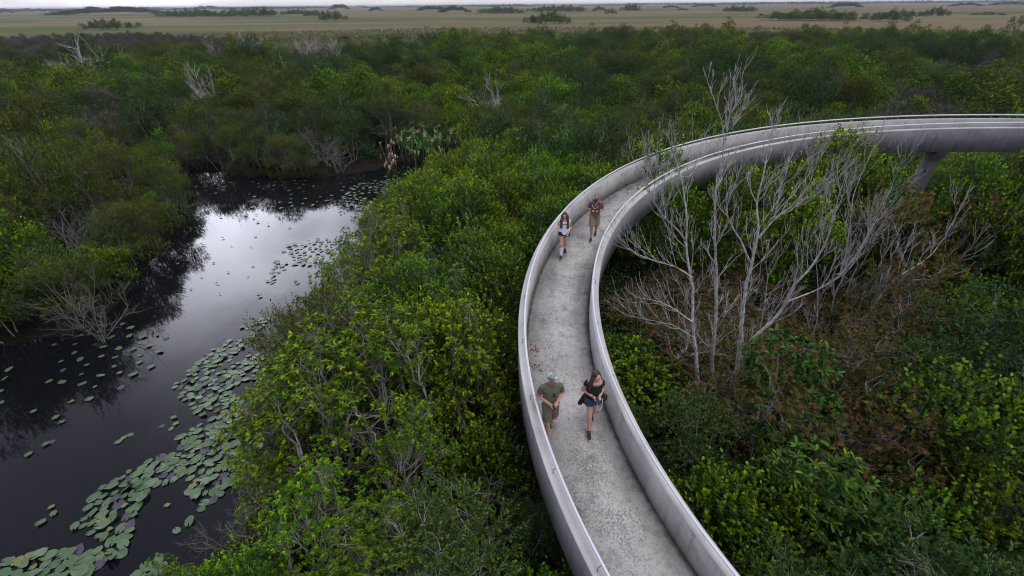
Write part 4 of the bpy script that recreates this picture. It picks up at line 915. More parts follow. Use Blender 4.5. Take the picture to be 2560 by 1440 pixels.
RAFTS = [  # polygon in photo pixels, wanted spacing (m), scale range, words
    ([(180, 1315), (225, 1250), (320, 1165), (420, 1115), (500, 1060), (600, 1010), (660, 1060), (640, 1180), (560, 1230), (450, 1330), (330, 1370), (230, 1345)], .165, (.55, 1.2), 'in the thick raft beside the shrubs'),
    ([(0, 1440), (20, 1405), (110, 1375), (215, 1375), (420, 1385), (400, 1440), (380, 1520), (0, 1520)], .175, (.6, 1.3), 'in the raft at the bottom corner'),
    ([(435, 965), (520, 880), (600, 810), (740, 770), (800, 770), (700, 860), (660, 1000), (590, 1020), (500, 1040), (455, 1000)], .18, (.55, 1.1), 'in the long raft halfway up'),
    ([(640, 745), (690, 650), (720, 615), (800, 595), (875, 605), (860, 660), (790, 690), (700, 735)], .26, (.6, 1.1), 'in the raft off the point'),
    ([(855, 495), (895, 455), (1000, 448), (1065, 455), (990, 500), (900, 530)], .34, (.7, 1.25), 'in the farthest pale raft'),
    ([(0, 875), (180, 850), (300, 800), (440, 850), (420, 900), (330, 960), (200, 1010), (0, 1015)], .50, (.5, .95), 'scattered over the dark mirrored shrubs'),
    ([(470, 450), (700, 455), (860, 445), (1090, 398), (1060, 440), (900, 455), (860, 540), (760, 580), (540, 545)], .62, (.5, .95), 'scattered over the dark far water'),
    ([(430, 605), (640, 590), (680, 680), (560, 740), (450, 720)], 1.05, (.35, .6), 'scattered over the bright mirrored cloud')]
def vnoise(x, y, sc0, seed=4):
    gq = np.random.default_rng(seed).random((64, 64)); x, y = x / sc0 + 40, y / sc0 + 40; i, j = int(math.floor(x)), int(math.floor(y)); fx, fy = x - i, y - j
    g = lambda a, b: gq[a % 64, b % 64]
    return (g(i, j) * (1 - fx) + g(i + 1, j) * fx) * (1 - fy) + (g(i, j + 1) * (1 - fx) + g(i + 1, j + 1) * fx) * fy
allp = []; pc = {}
for poly, spc, (s0, s1), words in RAFTS:
    pg = np.array(poly, float); lo, hi = pg.min(0), pg.max(0); cnt = 0
    cu = rl.uniform(lo, hi, (4500, 2)); cu = cu[sdist(cu, pg) >= 0]
    for uv in cu:
        p = uz(uv[0], uv[1], .01)
        if .65 * vnoise(p[0], p[1], 1.5) + .35 * vnoise(p[0], p[1], .6, 9) < (.43 if spc < .5 else .50): continue
        key = (int(p[0] // 1.2), int(p[1] // 1.2))
        if any((a - p[0]) ** 2 + (b - p[1]) ** 2 < spc * spc for i in (-1, 0, 1) for j in (-1, 0, 1) for a, b in pc.get((key[0] + i, key[1] + j), ())): continue
        pc.setdefault(key, []).append((p[0], p[1])); allp.append((p, rl.uniform(s0, s1), words))
for u, v in ((128, 1270), (135, 1285), (103, 1308), (72, 1137), (115, 1112), (128, 1105), (296, 1105), (309, 1095), (325, 1087), (435, 1045), (405, 1065), (440, 1060), (428, 1072), (140, 1045), (155, 1055), (85, 1030)):
    allp.append((uz(u, v, .01), rl.uniform(.6, .8), 'floating apart on the open dark water'))
RP = {}
for p, _, w_ in allp: RP.setdefault(w_, []).append(pix(p))
RP = {k_: np.array(v_) for k_, v_ in RP.items()}
def part_of(p, words):
    if not words.startswith('in the'): return words
    q = pix(p); P = RP[words]; f = (P[:, 1] < q[1]).mean(); row = P[np.abs(P[:, 1] - q[1]) < 40]; g = (row[:, 0] < q[0]).mean()
    return f"in the {'upper' if f < .33 else 'lower' if f > .67 else 'central'} {'outer' if g < .35 else 'inner' if g > .65 else 'middle'} part of {words[3:]}"
sdp = sdist(np.array([p[:2] for p, _, _ in allp]), SHORE); allp = [a for a, d in zip(allp, sdp) if d > -.6]
dist = [math.dist(p, (0, 0, CAMZ)) / s for p, s, _ in allp]; order = np.argsort(dist); print('pads', len(allp))
SV, SF3, SF4, sn, SM = [], [], [], 0, []
ADJ = {'pad_green': 'smooth green lily pad', 'pad_pale': 'pale grey-green lily pad', 'pad_yellow': 'ragged yellowing lily pad', 'pad_purple': 'dull purple lily pad'}
smats = list(PADM)
for rank, i in enumerate(order):
    p, s, words = allp[i]; q = rl.random(); mt = 'pad_green' if q < .60 else 'pad_pale' if q < .82 else 'pad_yellow' if q < .90 else 'pad_purple'
    me = PADM[mt][rl.integers(3)]; rz = rl.normal(-.7, .8); z = .006 + rl.random() * .045 if mt != 'pad_purple' else .003; tl = rl.normal(0, .05, 2)
    if mt == 'pad_purple': tl *= .2
    if rl.random() < .14: tl *= 5; z += .04
    if rank < 300:
        o = obj('lily_pad', me, None, None, (p[0], p[1], z)); o.rotation_euler = (tl[0], tl[1], rz); o.scale = (s, s, s)
        tag(o, f'{ADJ[mt]} {part_of(p, words)}', 'lily pad', f'{ADJ[mt]}s {part_of(p, words)}')
    else:
        M = Matrix.Translation((p[0], p[1], z)) @ Matrix.Rotation(rz, 4, 'Z') @ Matrix.Rotation(tl[0], 4, 'X') @ Matrix.Scale(s, 4)
        SV.append(np.array([M @ v.co for v in me.vertices])); k = 15
        SF3.append(np.array([f.vertices[:] for f in me.polygons if len(f.vertices) == 3]) + sn); SF4.append(np.array([f.vertices[:] for f in me.polygons if len(f.vertices) == 4]) + sn); SM.append(smats.index(mt)); sn += len(me.vertices)
if SV:
    me = mesh('far_lily_pads', np.concatenate(SV), [np.concatenate(SF3), np.concatenate(SF4)], smooth=True)
    for mt in smats: me.materials.append(MATS[mt])
    me.polygons.foreach_set('material_index', np.concatenate([np.repeat(SM, [len(f) for f in SF3]), np.repeat(SM, [len(f) for f in SF4])]).astype(np.int32))
    tag(obj('far_lily_pads', me), 'smaller lily pads dotting the water toward the far bank', 'lily pads', kind='stuff')
# dry sedge at the far waterline
rs = np.random.default_rng(2); SD = Leaves()
for (u, v) in ((612, 440), (640, 442), (668, 440), (792, 442), (770, 444), (745, 445), (700, 446)):
    b0 = uz(u, v, 0); k = 90; a = rs.random(k) * 6.28
    SD.add(b0 + np.stack([rs.normal(0, .35, k), rs.normal(0, .2, k), np.zeros(k)], 1), np.stack([.45 * np.cos(a), .45 * np.sin(a), np.ones(k)], 1), np.stack([np.cos(a), np.sin(a), np.zeros(k)], 1), rs.uniform(.5, 1.0, k), .03, rs.random(k), fold=0, droop=.25, r=rs)
tag(obj('waterside_sedge', SD.mesh('waterside_sedge'), MATS['sedge_leaf']), 'dry tan sedge tufts standing along the far waterline', 'grass', kind='stuff')

# ------------------------------------------------------------------ people on the ramp
def ico(sub=2):
    bm = bmesh.new(); bmesh.ops.create_icosphere(bm, subdivisions=sub, radius=1); v = np.array([q.co[:] for q in bm.verts]); bm.free(); return v
ICO = ico(2)
def hull(bm, P):
    vs_ = [bm.verts.new(p) for p in P]; r = bmesh.ops.convex_hull(bm, input=vs_)
    junk = [g for g in r.get('geom_interior', []) if isinstance(g, bmesh.types.BMVert)]
    if junk: bmesh.ops.delete(bm, geom=junk, context='VERTS')
def circle(c, ax, r, k=14):
    ax = nrm(np.asarray(ax, float)); ref = np.array([1.0, 0, 0]) if abs(ax[0]) < .8 else np.array([0, 1.0, 0]); a = nrm(np.cross(ax, ref)); b = np.cross(ax, a); t = np.arange(k) / k * 2 * np.pi
    return np.asarray(c) + r * (np.cos(t)[:, None] * a + np.sin(t)[:, None] * b)
def blob(name, prims, mat, parent, voxel=.008, smooth=4):
    """union of limb-like pieces into one continuous skin"""
    bm = bmesh.new()
    for p in prims:
        if p[0] == 'c': hull(bm, np.concatenate([ICO * p[2] + np.asarray(p[1]), ICO * p[4] + np.asarray(p[3])]))
        elif p[0] == 'f': hull(bm, np.concatenate([circle(p[1], np.subtract(p[3], p[1]), p[2]), circle(p[3], np.subtract(p[3], p[1]), p[4])]))
        elif p[0] == 'e':
            M = np.array(Matrix.Rotation(p[3][2], 3, 'Z') @ Matrix.Rotation(p[3][1], 3, 'Y') @ Matrix.Rotation(p[3][0], 3, 'X')) if len(p) > 3 else np.eye(3)
            hull(bm, (ICO * np.asarray(p[2])) @ M.T + np.asarray(p[1]))
        elif p[0] == 'l':
            for (c0, a0, b0), (c1, a1, b1) in zip(p[1][:-1], p[1][1:]):
                t = np.arange(18) / 18 * 2 * np.pi; q0 = np.asarray(c0) + np.stack([a0 * np.cos(t), b0 * np.sin(t), 0 * t], 1); q1 = np.asarray(c1) + np.stack([a1 * np.cos(t), b1 * np.sin(t), 0 * t], 1); hull(bm, np.concatenate([q0, q1]))
    me = bpy.data.meshes.new(name); bm.to_mesh(me); bm.free()
    tmp = bpy.data.objects.new('tmp', me); COL.objects.link(tmp)
    md = tmp.modifiers.new('r', 'REMESH'); md.mode = 'VOXEL'; md.voxel_size = voxel; md.use_smooth_shade = True
    if smooth: m2 = tmp.modifiers.new('s', 'SMOOTH'); m2.iterations = smooth; m2.factor = .5
    dg = bpy.context.evaluated_depsgraph_get(); res = bpy.data.meshes.new_from_object(tmp.evaluated_get(dg)); res.name = name
    bpy.data.objects.remove(tmp); bpy.data.meshes.remove(me); res.materials.clear(); res.materials.append(mat)
    return obj(name, res, None, parent)
A_ = lambda *v: np.array(v, float)
for nm, c, ro in (('skin_fair', (.52, .30, .23), .5), ('skin_ruddy', (.47, .24, .175), .5), ('olive_shirt', (.115, .118, .080), .9), ('khaki_shorts', (.135, .115, .078), .9), ('tan_shoe', (.20, .165, .115), .8), ('cap_grey', (.24, .25, .28), .85), ('cap_mesh', (.42, .42, .44), .85), ('white_cloth', (.82, .82, .86), .85),
                  ('black_cloth', (.012, .012, .014), .85), ('black_rubber', (.014, .014, .017), .6), ('denim', (.028, .052, .125), .9), ('hair_dark', (.045, .026, .018), .55), ('hair_brown', (.075, .042, .026), .55), ('hair_grey', (.14, .10, .075), .6), ('salmon_shirt', (.21, .092, .078), .9), ('vest_grey', (.050, .050, .052), .8), ('sand_shorts', (.25, .205, .145), .9), ('navy_cloth', (.018, .020, .045), .85), ('sock_blue', (.30, .38, .52), .85), ('lip', (.30, .11, .09), .5), ('white_tube', (.75, .74, .70), .5), ('phone_black', (.01, .01, .012), .65), ('sole_white', (.6, .6, .6), .7), ('emblem_green', (.10, .16, .075), .8)):
    plain(nm, c, ro, jitter=.12 if ro > .6 else .04, scale=60)
def hand(wr, el, side, r_=1.0, curl=.6, thumb=None):
    """palm, four bent fingers of unequal length and a thumb leaving the side of the palm"""
    d = nrm(A_(*wr) - A_(*el)); sv = nrm(np.cross(d, A_(0, 0, 1))) * side; dn = np.cross(sv, d); dn = dn if dn[2] < 0 else -dn
    P = [('c', wr, .026, A_(*wr) + d * .03, .028), ('e', A_(*wr) + d * .058, (.036, .044, .022), (0, 0, math.atan2(d[1], d[0]) - math.pi / 2))]
    pe = A_(*wr) + d * .092
    for i, L in enumerate((.030, .036, .034, .026)):
        b0 = pe + sv * (.030 - .019 * i) - d * .008; k1 = b0 + d * L * (1 - curl * .35) + dn * L * curl * .5; k2 = k1 + d * L * .45 * (1 - curl) + dn * L * .9 * curl + d * .006
        P += [('c', b0, .0100, k1, .0092), ('c', k1, .0092, k2, .0078)]
    t0 = A_(*wr) + d * .035 + sv * .030; t1 = t0 + sv * .022 + d * .028; P += [('c', t0, .013, t1, .0105), ('c', t1, .0105, t1 + d * .026 - sv * .006 + dn * .004, .0088)]
    return P
def face(root, hc, yaw, hs, lips=True):
    rot = lambda v: A_(*hc) + A_(v[0] * math.cos(yaw) - v[1] * math.sin(yaw), v[0] * math.sin(yaw) + v[1] * math.cos(yaw), v[2]) * hs
    for sx in (-.032, .032):
        bm = bmesh.new(); bmesh.ops.create_uvsphere(bm, u_segments=8, v_segments=6, radius=.011 * hs); me = bpy.data.meshes.new('eye'); bm.to_mesh(me); bm.free(); obj('eye', me, MATS['hair_dark'], root, tuple(rot((sx, -.084, .004)))).scale = (1.3, .7, .6)
    bm = bmesh.new(); bmesh.ops.create_uvsphere(bm, u_segments=8, v_segments=6, radius=.02 * hs); me = bpy.data.meshes.new('mouth'); bm.to_mesh(me); bm.free(); obj('mouth', me, MATS['lip'], root, tuple(rot((0, -.083, -.062)))).scale = (1.1, .5, .35)
    return rot
def head_prims(hc, yaw, hs):
    rot = lambda v: A_(*hc) + A_(v[0] * math.cos(yaw) - v[1] * math.sin(yaw), v[0] * math.sin(yaw) + v[1] * math.cos(yaw), v[2]) * hs
    z = (0, 0, yaw)
    return [('e', rot((0, .012, .025)), (.074 * hs, .093 * hs, .092 * hs), z), ('e', rot((0, -.025, -.045)), (.058 * hs, .062 * hs, .070 * hs), z), ('e', rot((0, -.050, -.090)), (.030 * hs, .028 * hs, .022 * hs), z),
            ('c', rot((0, -.082, .012)), .009 * hs, rot((0, -.103, -.024)), .014 * hs), ('e', rot((.074, .005, -.012)), (.012, .022, .032), z), ('e', rot((-.074, .005, -.012)), (.012, .022, .032), z), ('e', rot((.040, -.062, -.030)), (.022, .022, .022)), ('e', rot((-.040, -.062, -.030)), (.022, .022, .022)),
            ('c', rot((-.05, -.078, .020)), .010, rot((.05, -.078, .020)), .010)]
def shoe(name, mat, root, ank, toe, sole=None):
    a, t = A_(*ank), A_(*toe); d = nrm((t - a) * A_(1, 1, 0)); dz = t[2] - (a[2] - .075)
    heel = a - d * .045 + A_(0, 0, -.045); ball = A_(*toe) + A_(0, 0, .032)
    o = blob(name, [('c', a + A_(0, 0, -.012), .043, heel, .038), ('c', heel, .038, ball - d * .03, .040), ('c', ball - d * .03, .040, ball + d * .015, .031), ('c', a, .040, ball - d * .07, .043)], mat, root, .007, 3)
    if sole: blob('sole', [('c', heel - A_(0, 0, .022), .024, ball - A_(0, 0, .014), .026), ('c', ball - A_(0, 0, .014), .026, ball + d * .03 - A_(0, 0, .014), .022)], sole, o, .007, 2)
def ybox(name, size, mat, parent, loc, rot=(0, 0, 0), bev=.004):
    bm = bmesh.new(); bmesh.ops.create_cube(bm, size=1); bmesh.ops.scale(bm, vec=size, verts=bm.verts); bmesh.ops.bevel(bm, geom=bm.edges[:], offset=min(bev, min(size) * .4), segments=2, affect='EDGES')
    me = bpy.data.meshes.new(name); bm.to_mesh(me); bm.free(); o = obj(name, me, mat, parent, tuple(loc)); o.rotation_euler = rot; return o
def pipe(name, pts, r, mat, parent, sides=6):
    T = Tubes(); p = np.array(pts, float); t = np.linspace(0, 1, len(p)); tt = np.linspace(0, 1, 4 * len(p)); q = np.stack([np.interp(tt, t, p[:, i]) for i in range(3)], 1)
    for _ in range(3): q[1:-1] = .25 * q[:-2] + .5 * q[1:-1] + .25 * q[2:]
    T.add(q, r, sides); return obj(name, T.mesh(name), mat, parent)
def person(loc, rz, s, J, skin, label):
    """J: joints in the person's own frame, facing -y; +x is the person's left"""
    root = tag(empty('person', loc, rz, s), label, 'person', 'walkers on the ramp')
    P = []
    for sd in ('L', 'R'):
        P += [('c', J['hip' + sd], J.get('thr', .088), J['kn' + sd], .060), ('c', J['kn' + sd], .057, J['kn' + sd] * .55 + J['an' + sd] * .45 + A_(0, .018, 0), .057), ('c', J['kn' + sd] * .55 + J['an' + sd] * .45 + A_(0, .018, 0), .055, J['an' + sd], .033), ('c', J['an' + sd], .030, J['toe' + sd] + A_(0, .05, .03), .016),
              ('c', J['sh' + sd], .060, J['el' + sd], J.get('elr', .043)), ('c', J['el' + sd], J.get('elr', .043), J['wr' + sd], .028)]
        P += hand(J['wr' + sd], J['el' + sd], 1 if sd == 'R' else -1, curl=J.get('curl', .7))
    n0 = A_(0, .015, 1.44)
    P += [('c', J['hipL'], .10, J['hipR'], .10), ('l', [((0, 0, .88), .14, .11), ((0, 0, 1.02), .135, .10), ((0, 0, 1.18), .14, .11), ((0, 0, 1.34), .17, .115), ((0, .01, 1.45), .12, .08)]), ('c', (0, .01, J['shL'][2]), .056, J['shL'], .052), ('c', (0, .01, J['shR'][2]), .056, J['shR'], .052), ('c', n0, .062, J['head'] - A_(0, -.02, .07), .055)]
    P += head_prims(J['head'], J.get('yaw', 0), J.get('hs', 1.0))
    b = blob('body', P, MATS[skin], root, .0075, 3); face(root, J['head'], J.get('yaw', 0), J.get('hs', 1.0))
    return root
def legs_walk(front='R', stride=.30, hw=.085):
    J = {}
    f, b = front, 'L' if front == 'R' else 'R'; sx = {'L': 1, 'R': -1}
    J['hip' + f] = A_(sx[f] * hw, -.01, .90); J['kn' + f] = A_(sx[f] * hw, -.17, .50); J['an' + f] = A_(sx[f] * hw * .9, -stride * .62, .10); J['toe' + f] = A_(sx[f] * hw, -stride * .62 - .17, .02)
    J['hip' + b] = A_(sx[b] * hw, .01, .90); J['kn' + b] = A_(sx[b] * hw, -.02, .49); J['an' + b] = A_(sx[b] * hw, stride * .80, .17); J['toe' + b] = A_(sx[b] * hw, stride * .80 - .15, .02)
    return J
def arms(J, sw, el, wr, sz=1.42):
    J['shL'], J['shR'] = A_(sw, .01, sz), A_(-sw, .01, sz)
    J['elL'], J['elR'] = A_(*el[0]), A_(*el[1]); J['wrL'], J['wrR'] = A_(*wr[0]), A_(*wr[1]); return J
def shirt(name, J, mat, root, top, hem, sleeve, wide=.0, vneck=False, r0=.078, r1=.070):
    P = [('l', [((0, 0, hem), .178 + wide, .140 + wide), ((0, -.005, hem + .16), .165 + wide, .135 + wide), ((0, -.005, 1.16), .163 + wide, .138 + wide), ((0, 0, 1.33), .185 + wide * .6, .138 + wide * .4), ((0, .008, top), .145, .098), ((0, .012, top + .035), .082, .072)]), ('c', (.03, .012, top - .01), .072, J['shL'], r0 * .92), ('c', (-.03, .012, top - .01), .072, J['shR'], r0 * .92)]
    for sd in 'LR':
        e = J['sh' + sd] + (J['el' + sd] - J['sh' + sd]) * sleeve; P.append(('f', J['sh' + sd] + nrm(J['sh' + sd] - J['el' + sd]) * .03, r0, e, r1))
    return blob(name, P, mat, root, .008, 4)
def shorts(name, J, mat, root, low, r0=.118, r1=.098, top=1.0):
    P = [('l', [((0, 0, .86), .172, .130), ((0, 0, top), .160, .126)])]
    for sd in 'LR':
        e = J['hip' + sd] + (J['kn' + sd] - J['hip' + sd]) * low; P.append(('f', J['hip' + sd] + A_(0, 0, .03), r0, e, r1))
    return blob(name, P, mat, root, .008, 4)

# the man in the cap, close to the outer parapet
J = arms(legs_walk('R', .34), .178, ((.262, .085, 1.13), (-.268, .05, 1.125)), ((.105, -.165, 1.115), (-.035, -.225, 1.085)), 1.385); J['head'] = A_(.005, -.035, 1.625); J['yaw'] = R_(38); J['hs'] = 1.04; J['elr'] = .048
m1 = person((.80, 7.05, float(zfl(R_(189.4)))), R_(6), 1.0, J, 'skin_ruddy', 'man in olive shirt and grey cap walking beside the outer parapet')
shirt('shirt', J, MATS['olive_shirt'], m1, 1.435, .86, .66, .008, r0=.070, r1=.069); shorts('shorts', J, MATS['khaki_shorts'], m1, .86, .115, .100)
shoe('shoe', MATS['tan_shoe'], m1, J['anR'], J['toeR']); shoe('shoe', MATS['tan_shoe'], m1, J['anL'], J['toeL'])
hc, yw = J['head'], J['yaw']; fwv = A_(math.sin(yw), -math.cos(yw), 0)
capo = blob('cap', [('e', hc + A_(0, 0, .062) - fwv * .004, (.088, .104, .076), (0, 0, yw))], MATS['cap_grey'], m1, .007, 2)
blob('brim', [('e', hc + fwv * .118 + A_(0, 0, .046), (.074, .066, .010), (R_(14), 0, yw))], MATS['cap_grey'], capo, .006, 1)
blob('mesh_back', [('e', hc + A_(0, 0, .060) - fwv * .036, (.087, .080, .075), (0, 0, yw))], MATS['cap_mesh'], capo, .007, 2)
pt = ybox('patch', (.060, .006, .040), MATS['white_cloth'], capo, hc + fwv * .098 + A_(0, 0, .094), (R_(-32), 0, yw)); 
ybox('mark', (.034, .004, .014), MATS['cap_grey'], pt, (0, -.003, 0), (0, R_(-12), 0), .002)
blob('hair', [('e', hc + A_(0, .02, .0) - fwv * .03, (.080, .080, .062), (0, 0, yw))], MATS['hair_grey'], m1, .008, 2)
sg = ybox('sunglasses', (.030, .012, .065), MATS['phone_black'], m1, (.035, -.158, 1.31), (R_(-8), 0, R_(4))); ybox('lens', (.034, .016, .045), MATS['phone_black'], sg, (.004, -.004, -.062), (0, 0, 0))
blob('emblem', [('e', (.115, -.140, 1.27), (.036, .014, .028), (0, 0, R_(20)))], MATS['emblem_green'], m1, .006, 1)
tag(ybox('phone', (.060, .110, .012), MATS['phone_black'], None, (.845, 7.05 - .300, float(zfl(R_(189.4))) + 1.09), (R_(12), R_(8), R_(20))), 'small black phone held by the man in the cap', 'phone')

# the woman in black
J = arms(legs_walk('R', .36, .075), .152, ((.222, .085, 1.085), (-.226, .06, 1.085)), ((.090, -.165, 1.085), (-.030, -.205, 1.095)), 1.325); J['head'] = A_(.01, -.045, 1.545); J['yaw'] = R_(24); J['hs'] = .95; J['thr'] = .092
w1 = person((1.735, 7.22, float(zfl(R_(189.4)))), R_(2), 1.0, J, 'skin_fair', 'woman in black top and denim shorts looking down at a phone')
shirt('top', J, MATS['black_cloth'], w1, 1.355, .94, .30, .008, r0=.066, r1=.066)
blob('neckline', [('c', (-.045, -.098, 1.375), .020, (.002, -.136, 1.275), .008), ('c', (.050, -.098, 1.375), .020, (.002, -.136, 1.275), .008), ('e', (0, -.085, 1.375), (.052, .034, .040))], MATS['skin_fair'], w1, .006, 3)
shorts('shorts', J, MATS['denim'], w1, .36, .120, .112, .98)
blob('tied_jacket', [('l', [((0, .015, .92), .188, .150), ((0, .012, .99), .180, .148)]), ('c', (-.17, .05, .93), .045, (-.245, .12, .62), .055), ('c', (-.10, .13, .92), .05, (-.12, .19, .60), .07), ('c', (.08, .13, .92), .05, (.10, .20, .58), .07), ('c', (.16, .06, .93), .04, (.17, .14, .64), .05), ('e', (-.02, -.14, .955), (.045, .03, .035))], MATS['black_cloth'], w1, .009, 4)
shoe('shoe', MATS['black_rubber'], w1, J['anR'], J['toeR'], MATS['sole_white']); shoe('shoe', MATS['black_rubber'], w1, J['anL'], J['toeL'], MATS['sole_white'])
hc = J['head']
blob('hair', [('e', hc + A_(-.012, .028, .034), (.092, .098, .096)), ('c', hc + A_(-.065, .015, .0), .046, hc + A_(-.115, -.03, -.17), .052), ('c', hc + A_(-.115, -.03, -.17), .052, hc + A_(-.135, -.055, -.30), .028), ('c', hc + A_(-.02, .07, .0), .075, hc + A_(-.05, .10, -.26), .05), ('c', hc + A_(.06, .04, .0), .042, hc + A_(.065, .06, -.16), .03)], MATS['hair_dark'], w1, .008, 4)
blob('wristband', [('f', J['wrR'] + A_(-.02, .022, .0), .034, J['wrR'] + A_(-.028, .036, .004), .034)], MATS['black_rubber'], w1, .006, 1)
zW = float(zfl(R_(189.4)))
tag(ybox('phone', (.072, .145, .010), MATS['phone_black'], None, (1.735 + .035, 7.22 - .305, zW + 1.115), (R_(28), 0, R_(18))), 'black phone in the hands of the woman in black', 'phone')
tag(pipe('charging_cable', [(1.765, 6.93, zW + 1.06), (1.775, 6.95, zW + .93), (1.80, 6.97, zW + .80), (1.86, 7.0, zW + .74), (1.91, 7.06, zW + .78), (1.93, 7.15, zW + .95)], .005, MATS['white_tube'], None), 'thin white cable hanging from the phone of the woman in black', 'cable')
bgo = tag(empty('shoulder_bag', (1.735 + .265, 7.22 + .06, zW + .80)), 'small black bag at the hip of the woman in black', 'bag')
blob('pouch', [('e', (0, 0, .05), (.070, .060, .085)), ('e', (0, -.01, .02), (.062, .062, .06))], MATS['black_rubber'], bgo, .008, 3); pipe('strap', [(-.02, 0, .12), (-.06, -.02, .30), (-.10, 0, .50), (-.12, .03, .60)], .010, MATS['black_cloth'], bgo)

# the bearded man with the vest
thM = R_(152.6); zM = float(zfl(thM))
J = arms(legs_walk('R', .34), .178, ((.262, .06, 1.13), (-.258, .085, 1.135)), ((.045, -.225, 1.165), (-.085, -.225, 1.175)), 1.385); J['head'] = A_(-.005, -.045, 1.615); J['yaw'] = R_(-10); J['hs'] = 1.03; J['elr'] = .046
m2 = person((2.98, 15.30, zM), R_(-9), .985, J, 'skin_ruddy', 'bearded man in salmon shirt and dark vest walking beside the inner parapet')
shirt('shirt', J, MATS['salmon_shirt'], m2, 1.435, .86, .70, .010, r0=.074, r1=.072); shorts('shorts', J, MATS['sand_shorts'], m2, .92, .122, .110)
shoe('shoe', MATS['black_rubber'], m2, J['anR'], J['toeR'], MATS['sole_white']); shoe('shoe', MATS['black_rubber'], m2, J['anL'], J['toeL'], MATS['sole_white'])
hc = J['head']; blob('hair', [('e', hc + A_(0, .022, .046), (.082, .092, .078))], MATS['hair_grey'], m2, .007, 2)
blob('beard', [('e', hc + A_(-.012, -.052, -.082), (.058, .050, .056)), ('e', hc + A_(-.045, -.03, -.05), (.024, .04, .04)), ('e', hc + A_(.04, -.03, -.05), (.024, .04, .04))], MATS['hair_dark'], m2, .007, 2)
blob('sunglasses', [('c', hc + A_(-.062, -.082, .010), .014, hc + A_(.046, -.090, .010), .014)], MATS['phone_black'], m2, .006, 1)
def vest(root, wide, zlow, mat):
    v = blob('vest', [('c', (-.105, -.125 - wide, 1.42), .036, (-.115, -.150 - wide, 1.16 + zlow), .050), ('c', (.105, -.125 - wide, 1.42), .036, (.115, -.150 - wide, 1.16 + zlow), .050), ('c', (-.11, -.10, 1.43), .036, (-.10, .10, 1.46), .036), ('c', (.11, -.10, 1.43), .036, (.10, .10, 1.46), .036), ('l', [((0, .135, 1.08), .13, .075), ((0, .145, 1.42), .12, .070)]), ('c', (-.13, -.12, 1.17), .022, (-.17, .08, 1.15), .03), ('c', (.13, -.12, 1.17), .022, (.17, .08, 1.15), .03)], mat, root, .008, 3)
    pipe('chest_strap', [(-.10, -.165 - wide, 1.27), (0, -.175 - wide, 1.265), (.10, -.165 - wide, 1.27)], .010, MATS['black_cloth'], v); return v
v2 = vest(m2, .012, 0.0, MATS['vest_grey'])
pipe('drinking_tube', [(-.11, -.16, 1.42), (-.12, -.185, 1.33), (-.05, -.19, 1.235), (.05, -.185, 1.27), (.12, -.14, 1.40), (.13, -.05, 1.49)], .009, MATS['white_tube'], v2)
tag(ybox('phone', (.065, .125, .012), MATS['phone_black'], None, (2.91, 14.945, zM + 1.18), (R_(25), 0, R_(-9))), 'dark phone held by the bearded man', 'phone')

# the woman in white
thN = R_(158.6); zN = float(zfl(thN))
J = arms(legs_walk('R', .32, .078), .150, ((.212, .06, 1.08), (-.218, .03, 1.08)), ((.130, -.165, .93), (-.205, -.170, 1.17)), 1.325); J['head'] = A_(-.01, -.055, 1.535); J['yaw'] = R_(-6); J['hs'] = .95; J['thr'] = .090
w2 = person((1.78, 14.22, zN), R_(-6), .985, J, 'skin_fair', 'woman in white top and white knee socks walking beside the outer parapet')
shirt('top', J, MATS['white_cloth'], w2, 1.335, .86, .02, .012, r0=.055, r1=.060); shorts('shorts', J, MATS['navy_cloth'], w2, .24, .128, .122, .95)
blob('neckline', [('e', (0, -.088, 1.36), (.050, .040, .046))], MATS['skin_fair'], w2, .007, 2)
for sd in 'LR':
    kt = J['kn' + sd] * .80 + J['an' + sd] * .20; md_ = J['kn' + sd] * .52 + J['an' + sd] * .48 + A_(0, .018, 0)
    so = blob('knee_sock', [('f', kt, .062, md_, .064), ('c', md_, .062, J['an' + sd], .044)], MATS['white_cloth'], w2, .007, 2); blob('sock_band', [('f', kt - (md_ - kt) * .10, .063, kt + (md_ - kt) * .12, .066)], MATS['sock_blue'], so, .006, 1)
shoe('shoe', MATS['black_rubber'], w2, J['anR'], J['toeR'], MATS['sole_white']); shoe('shoe', MATS['black_rubber'], w2, J['anL'], J['toeL'], MATS['sole_white'])
hc = J['head']
blob('hair', [('e', hc + A_(0, .026, .036), (.092, .100, .092)), ('c', hc + A_(-.068, .01, .0), .040, hc + A_(-.120, -.035, -.22), .050), ('c', hc + A_(.068, .01, .0), .040, hc + A_(.120, -.035, -.22), .050), ('c', hc + A_(0, .07, .0), .075, hc + A_(0, .10, -.24), .06)], MATS['hair_brown'], w2, .008, 4)
vest(w2, .0, -.01, MATS['vest_grey'])
blob('watch', [('f', J['wrR'] + A_(0, .02, -.008), .036, J['wrR'] + A_(0, .045, -.014), .036)], MATS['white_tube'], w2, .006, 1)
cm = tag(ybox('phone', (.115, .020, .075), MATS['phone_black'], None, (1.78 + .10, 14.22 - .255, zN + .885), (R_(-12), 0, R_(8))), 'dark patterned phone held low by the woman in white', 'phone'); ybox('case_print', (.05, .004, .035), MATS['white_cloth'], cm, (-.015, -.0105, .0), (0, R_(20), 0), .0015)

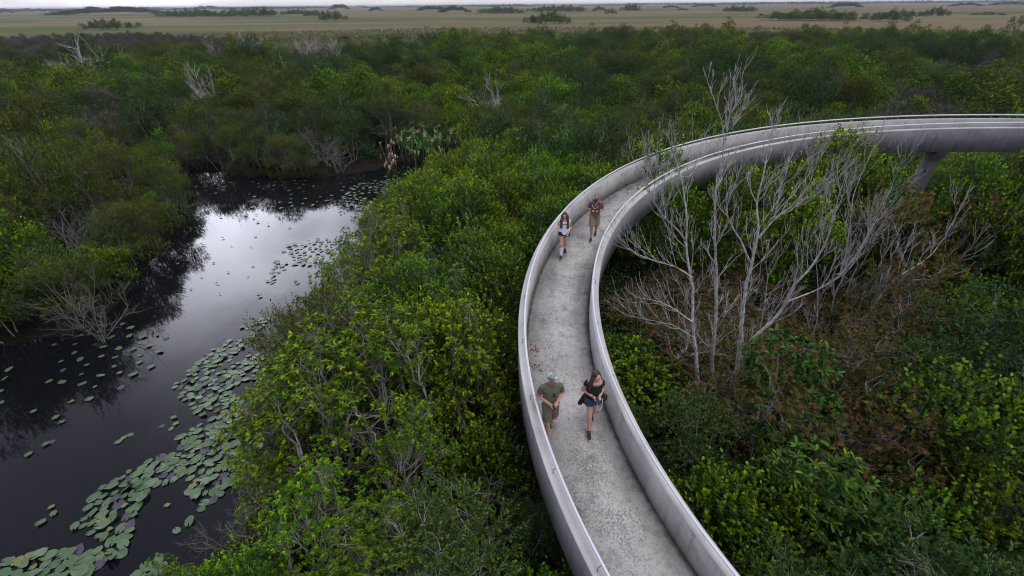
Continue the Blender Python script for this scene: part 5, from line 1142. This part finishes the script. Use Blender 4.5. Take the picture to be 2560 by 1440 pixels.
# reddish leaf litter against the outer parapet
rq = np.random.default_rng(9)
m, n, l, b = material('litter'); b.inputs['Base Color'].default_value = (.16, .045, .03, 1); b.inputs['Roughness'].default_value = .9
for j, (u, v, words) in enumerate(((1334, 822, 'upper'), (1333, 855, 'lower'))):
    S = Leaves(); k = 18; th0 = {0: 178.2, 1: 180.6}[j]; th = np.radians(th0 + rq.normal(0, .35, k)); R = RO - .20 + rq.normal(0, .07, k); P = np.stack([CX + R * np.cos(th), CY + R * np.sin(th), zfl(th) + .008], 1); b0 = P.mean(0)
    a = rq.random(k) * 6.28; S.add(P - b0, np.stack([np.cos(a), np.sin(a), rq.uniform(.1, .5, k)], 1), np.tile(UPV, (k, 1)), .06, .04, .5, r=rq, droop=0)
    tag(obj('leaf_litter', S.mesh('leaf_litter'), m, None, tuple(b0)), f'{words} of two small drifts of red dead leaves on the ramp', 'leaves', kind='stuff')

# ------------------------------------------------------------------ air
bm = bmesh.new(); bmesh.ops.create_cube(bm, size=1); bmesh.ops.scale(bm, vec=(56000, 32000, 24), verts=bm.verts); bmesh.ops.translate(bm, vec=(0, 12000, 10), verts=bm.verts)
hme = bpy.data.meshes.new('haze'); bm.to_mesh(hme); bm.free()
hm = bpy.data.materials.new('haze_air'); hm.use_nodes = True; hn, hl = hm.node_tree.nodes, hm.node_tree.links; hn.clear()
pv = hn.new('ShaderNodeVolumePrincipled'); pv.inputs['Color'].default_value = (.86, .90, 1.0, 1); pv.inputs['Density'].default_value = 1.3e-4
ho = hn.new('ShaderNodeOutputMaterial'); hl.new(pv.outputs[0], ho.inputs['Volume'])
tag(obj('haze', hme, hm), 'thin pale bluish air over the prairie', 'haze', kind='stuff')

# ------------------------------------------------------------------ labels: single out look-alikes by their order in the photograph
bpy.context.view_layer.update()
same = {}
for o in COL.objects:
    if o.parent is None and o.get('category') and o.get('group') and o.name.split('.')[0] != 'lily_pad': same.setdefault(o['label'], []).append(o)
ORD = ['first', 'second', 'third', 'fourth', 'fifth', 'sixth', 'seventh', 'eighth', 'ninth', 'tenth', 'eleventh', 'twelfth', 'thirteenth', 'fourteenth', 'fifteenth', 'sixteenth', 'seventeenth', 'eighteenth', 'nineteenth', 'twentieth', 'twenty-first', 'twenty-second', 'twenty-third', 'twenty-fourth', 'twenty-fifth']
for lab, os_ in same.items():
    if 1 < len(os_) <= 25:
        os_.sort(key=lambda o: float(pix(np.array(o.matrix_world.translation) + np.array([0, 0, 2.0]))[0]))
        if len(lab.split()) <= 13:
            for i, o in enumerate(os_): o['label'] = f'{lab}, {ORD[i]} from left'
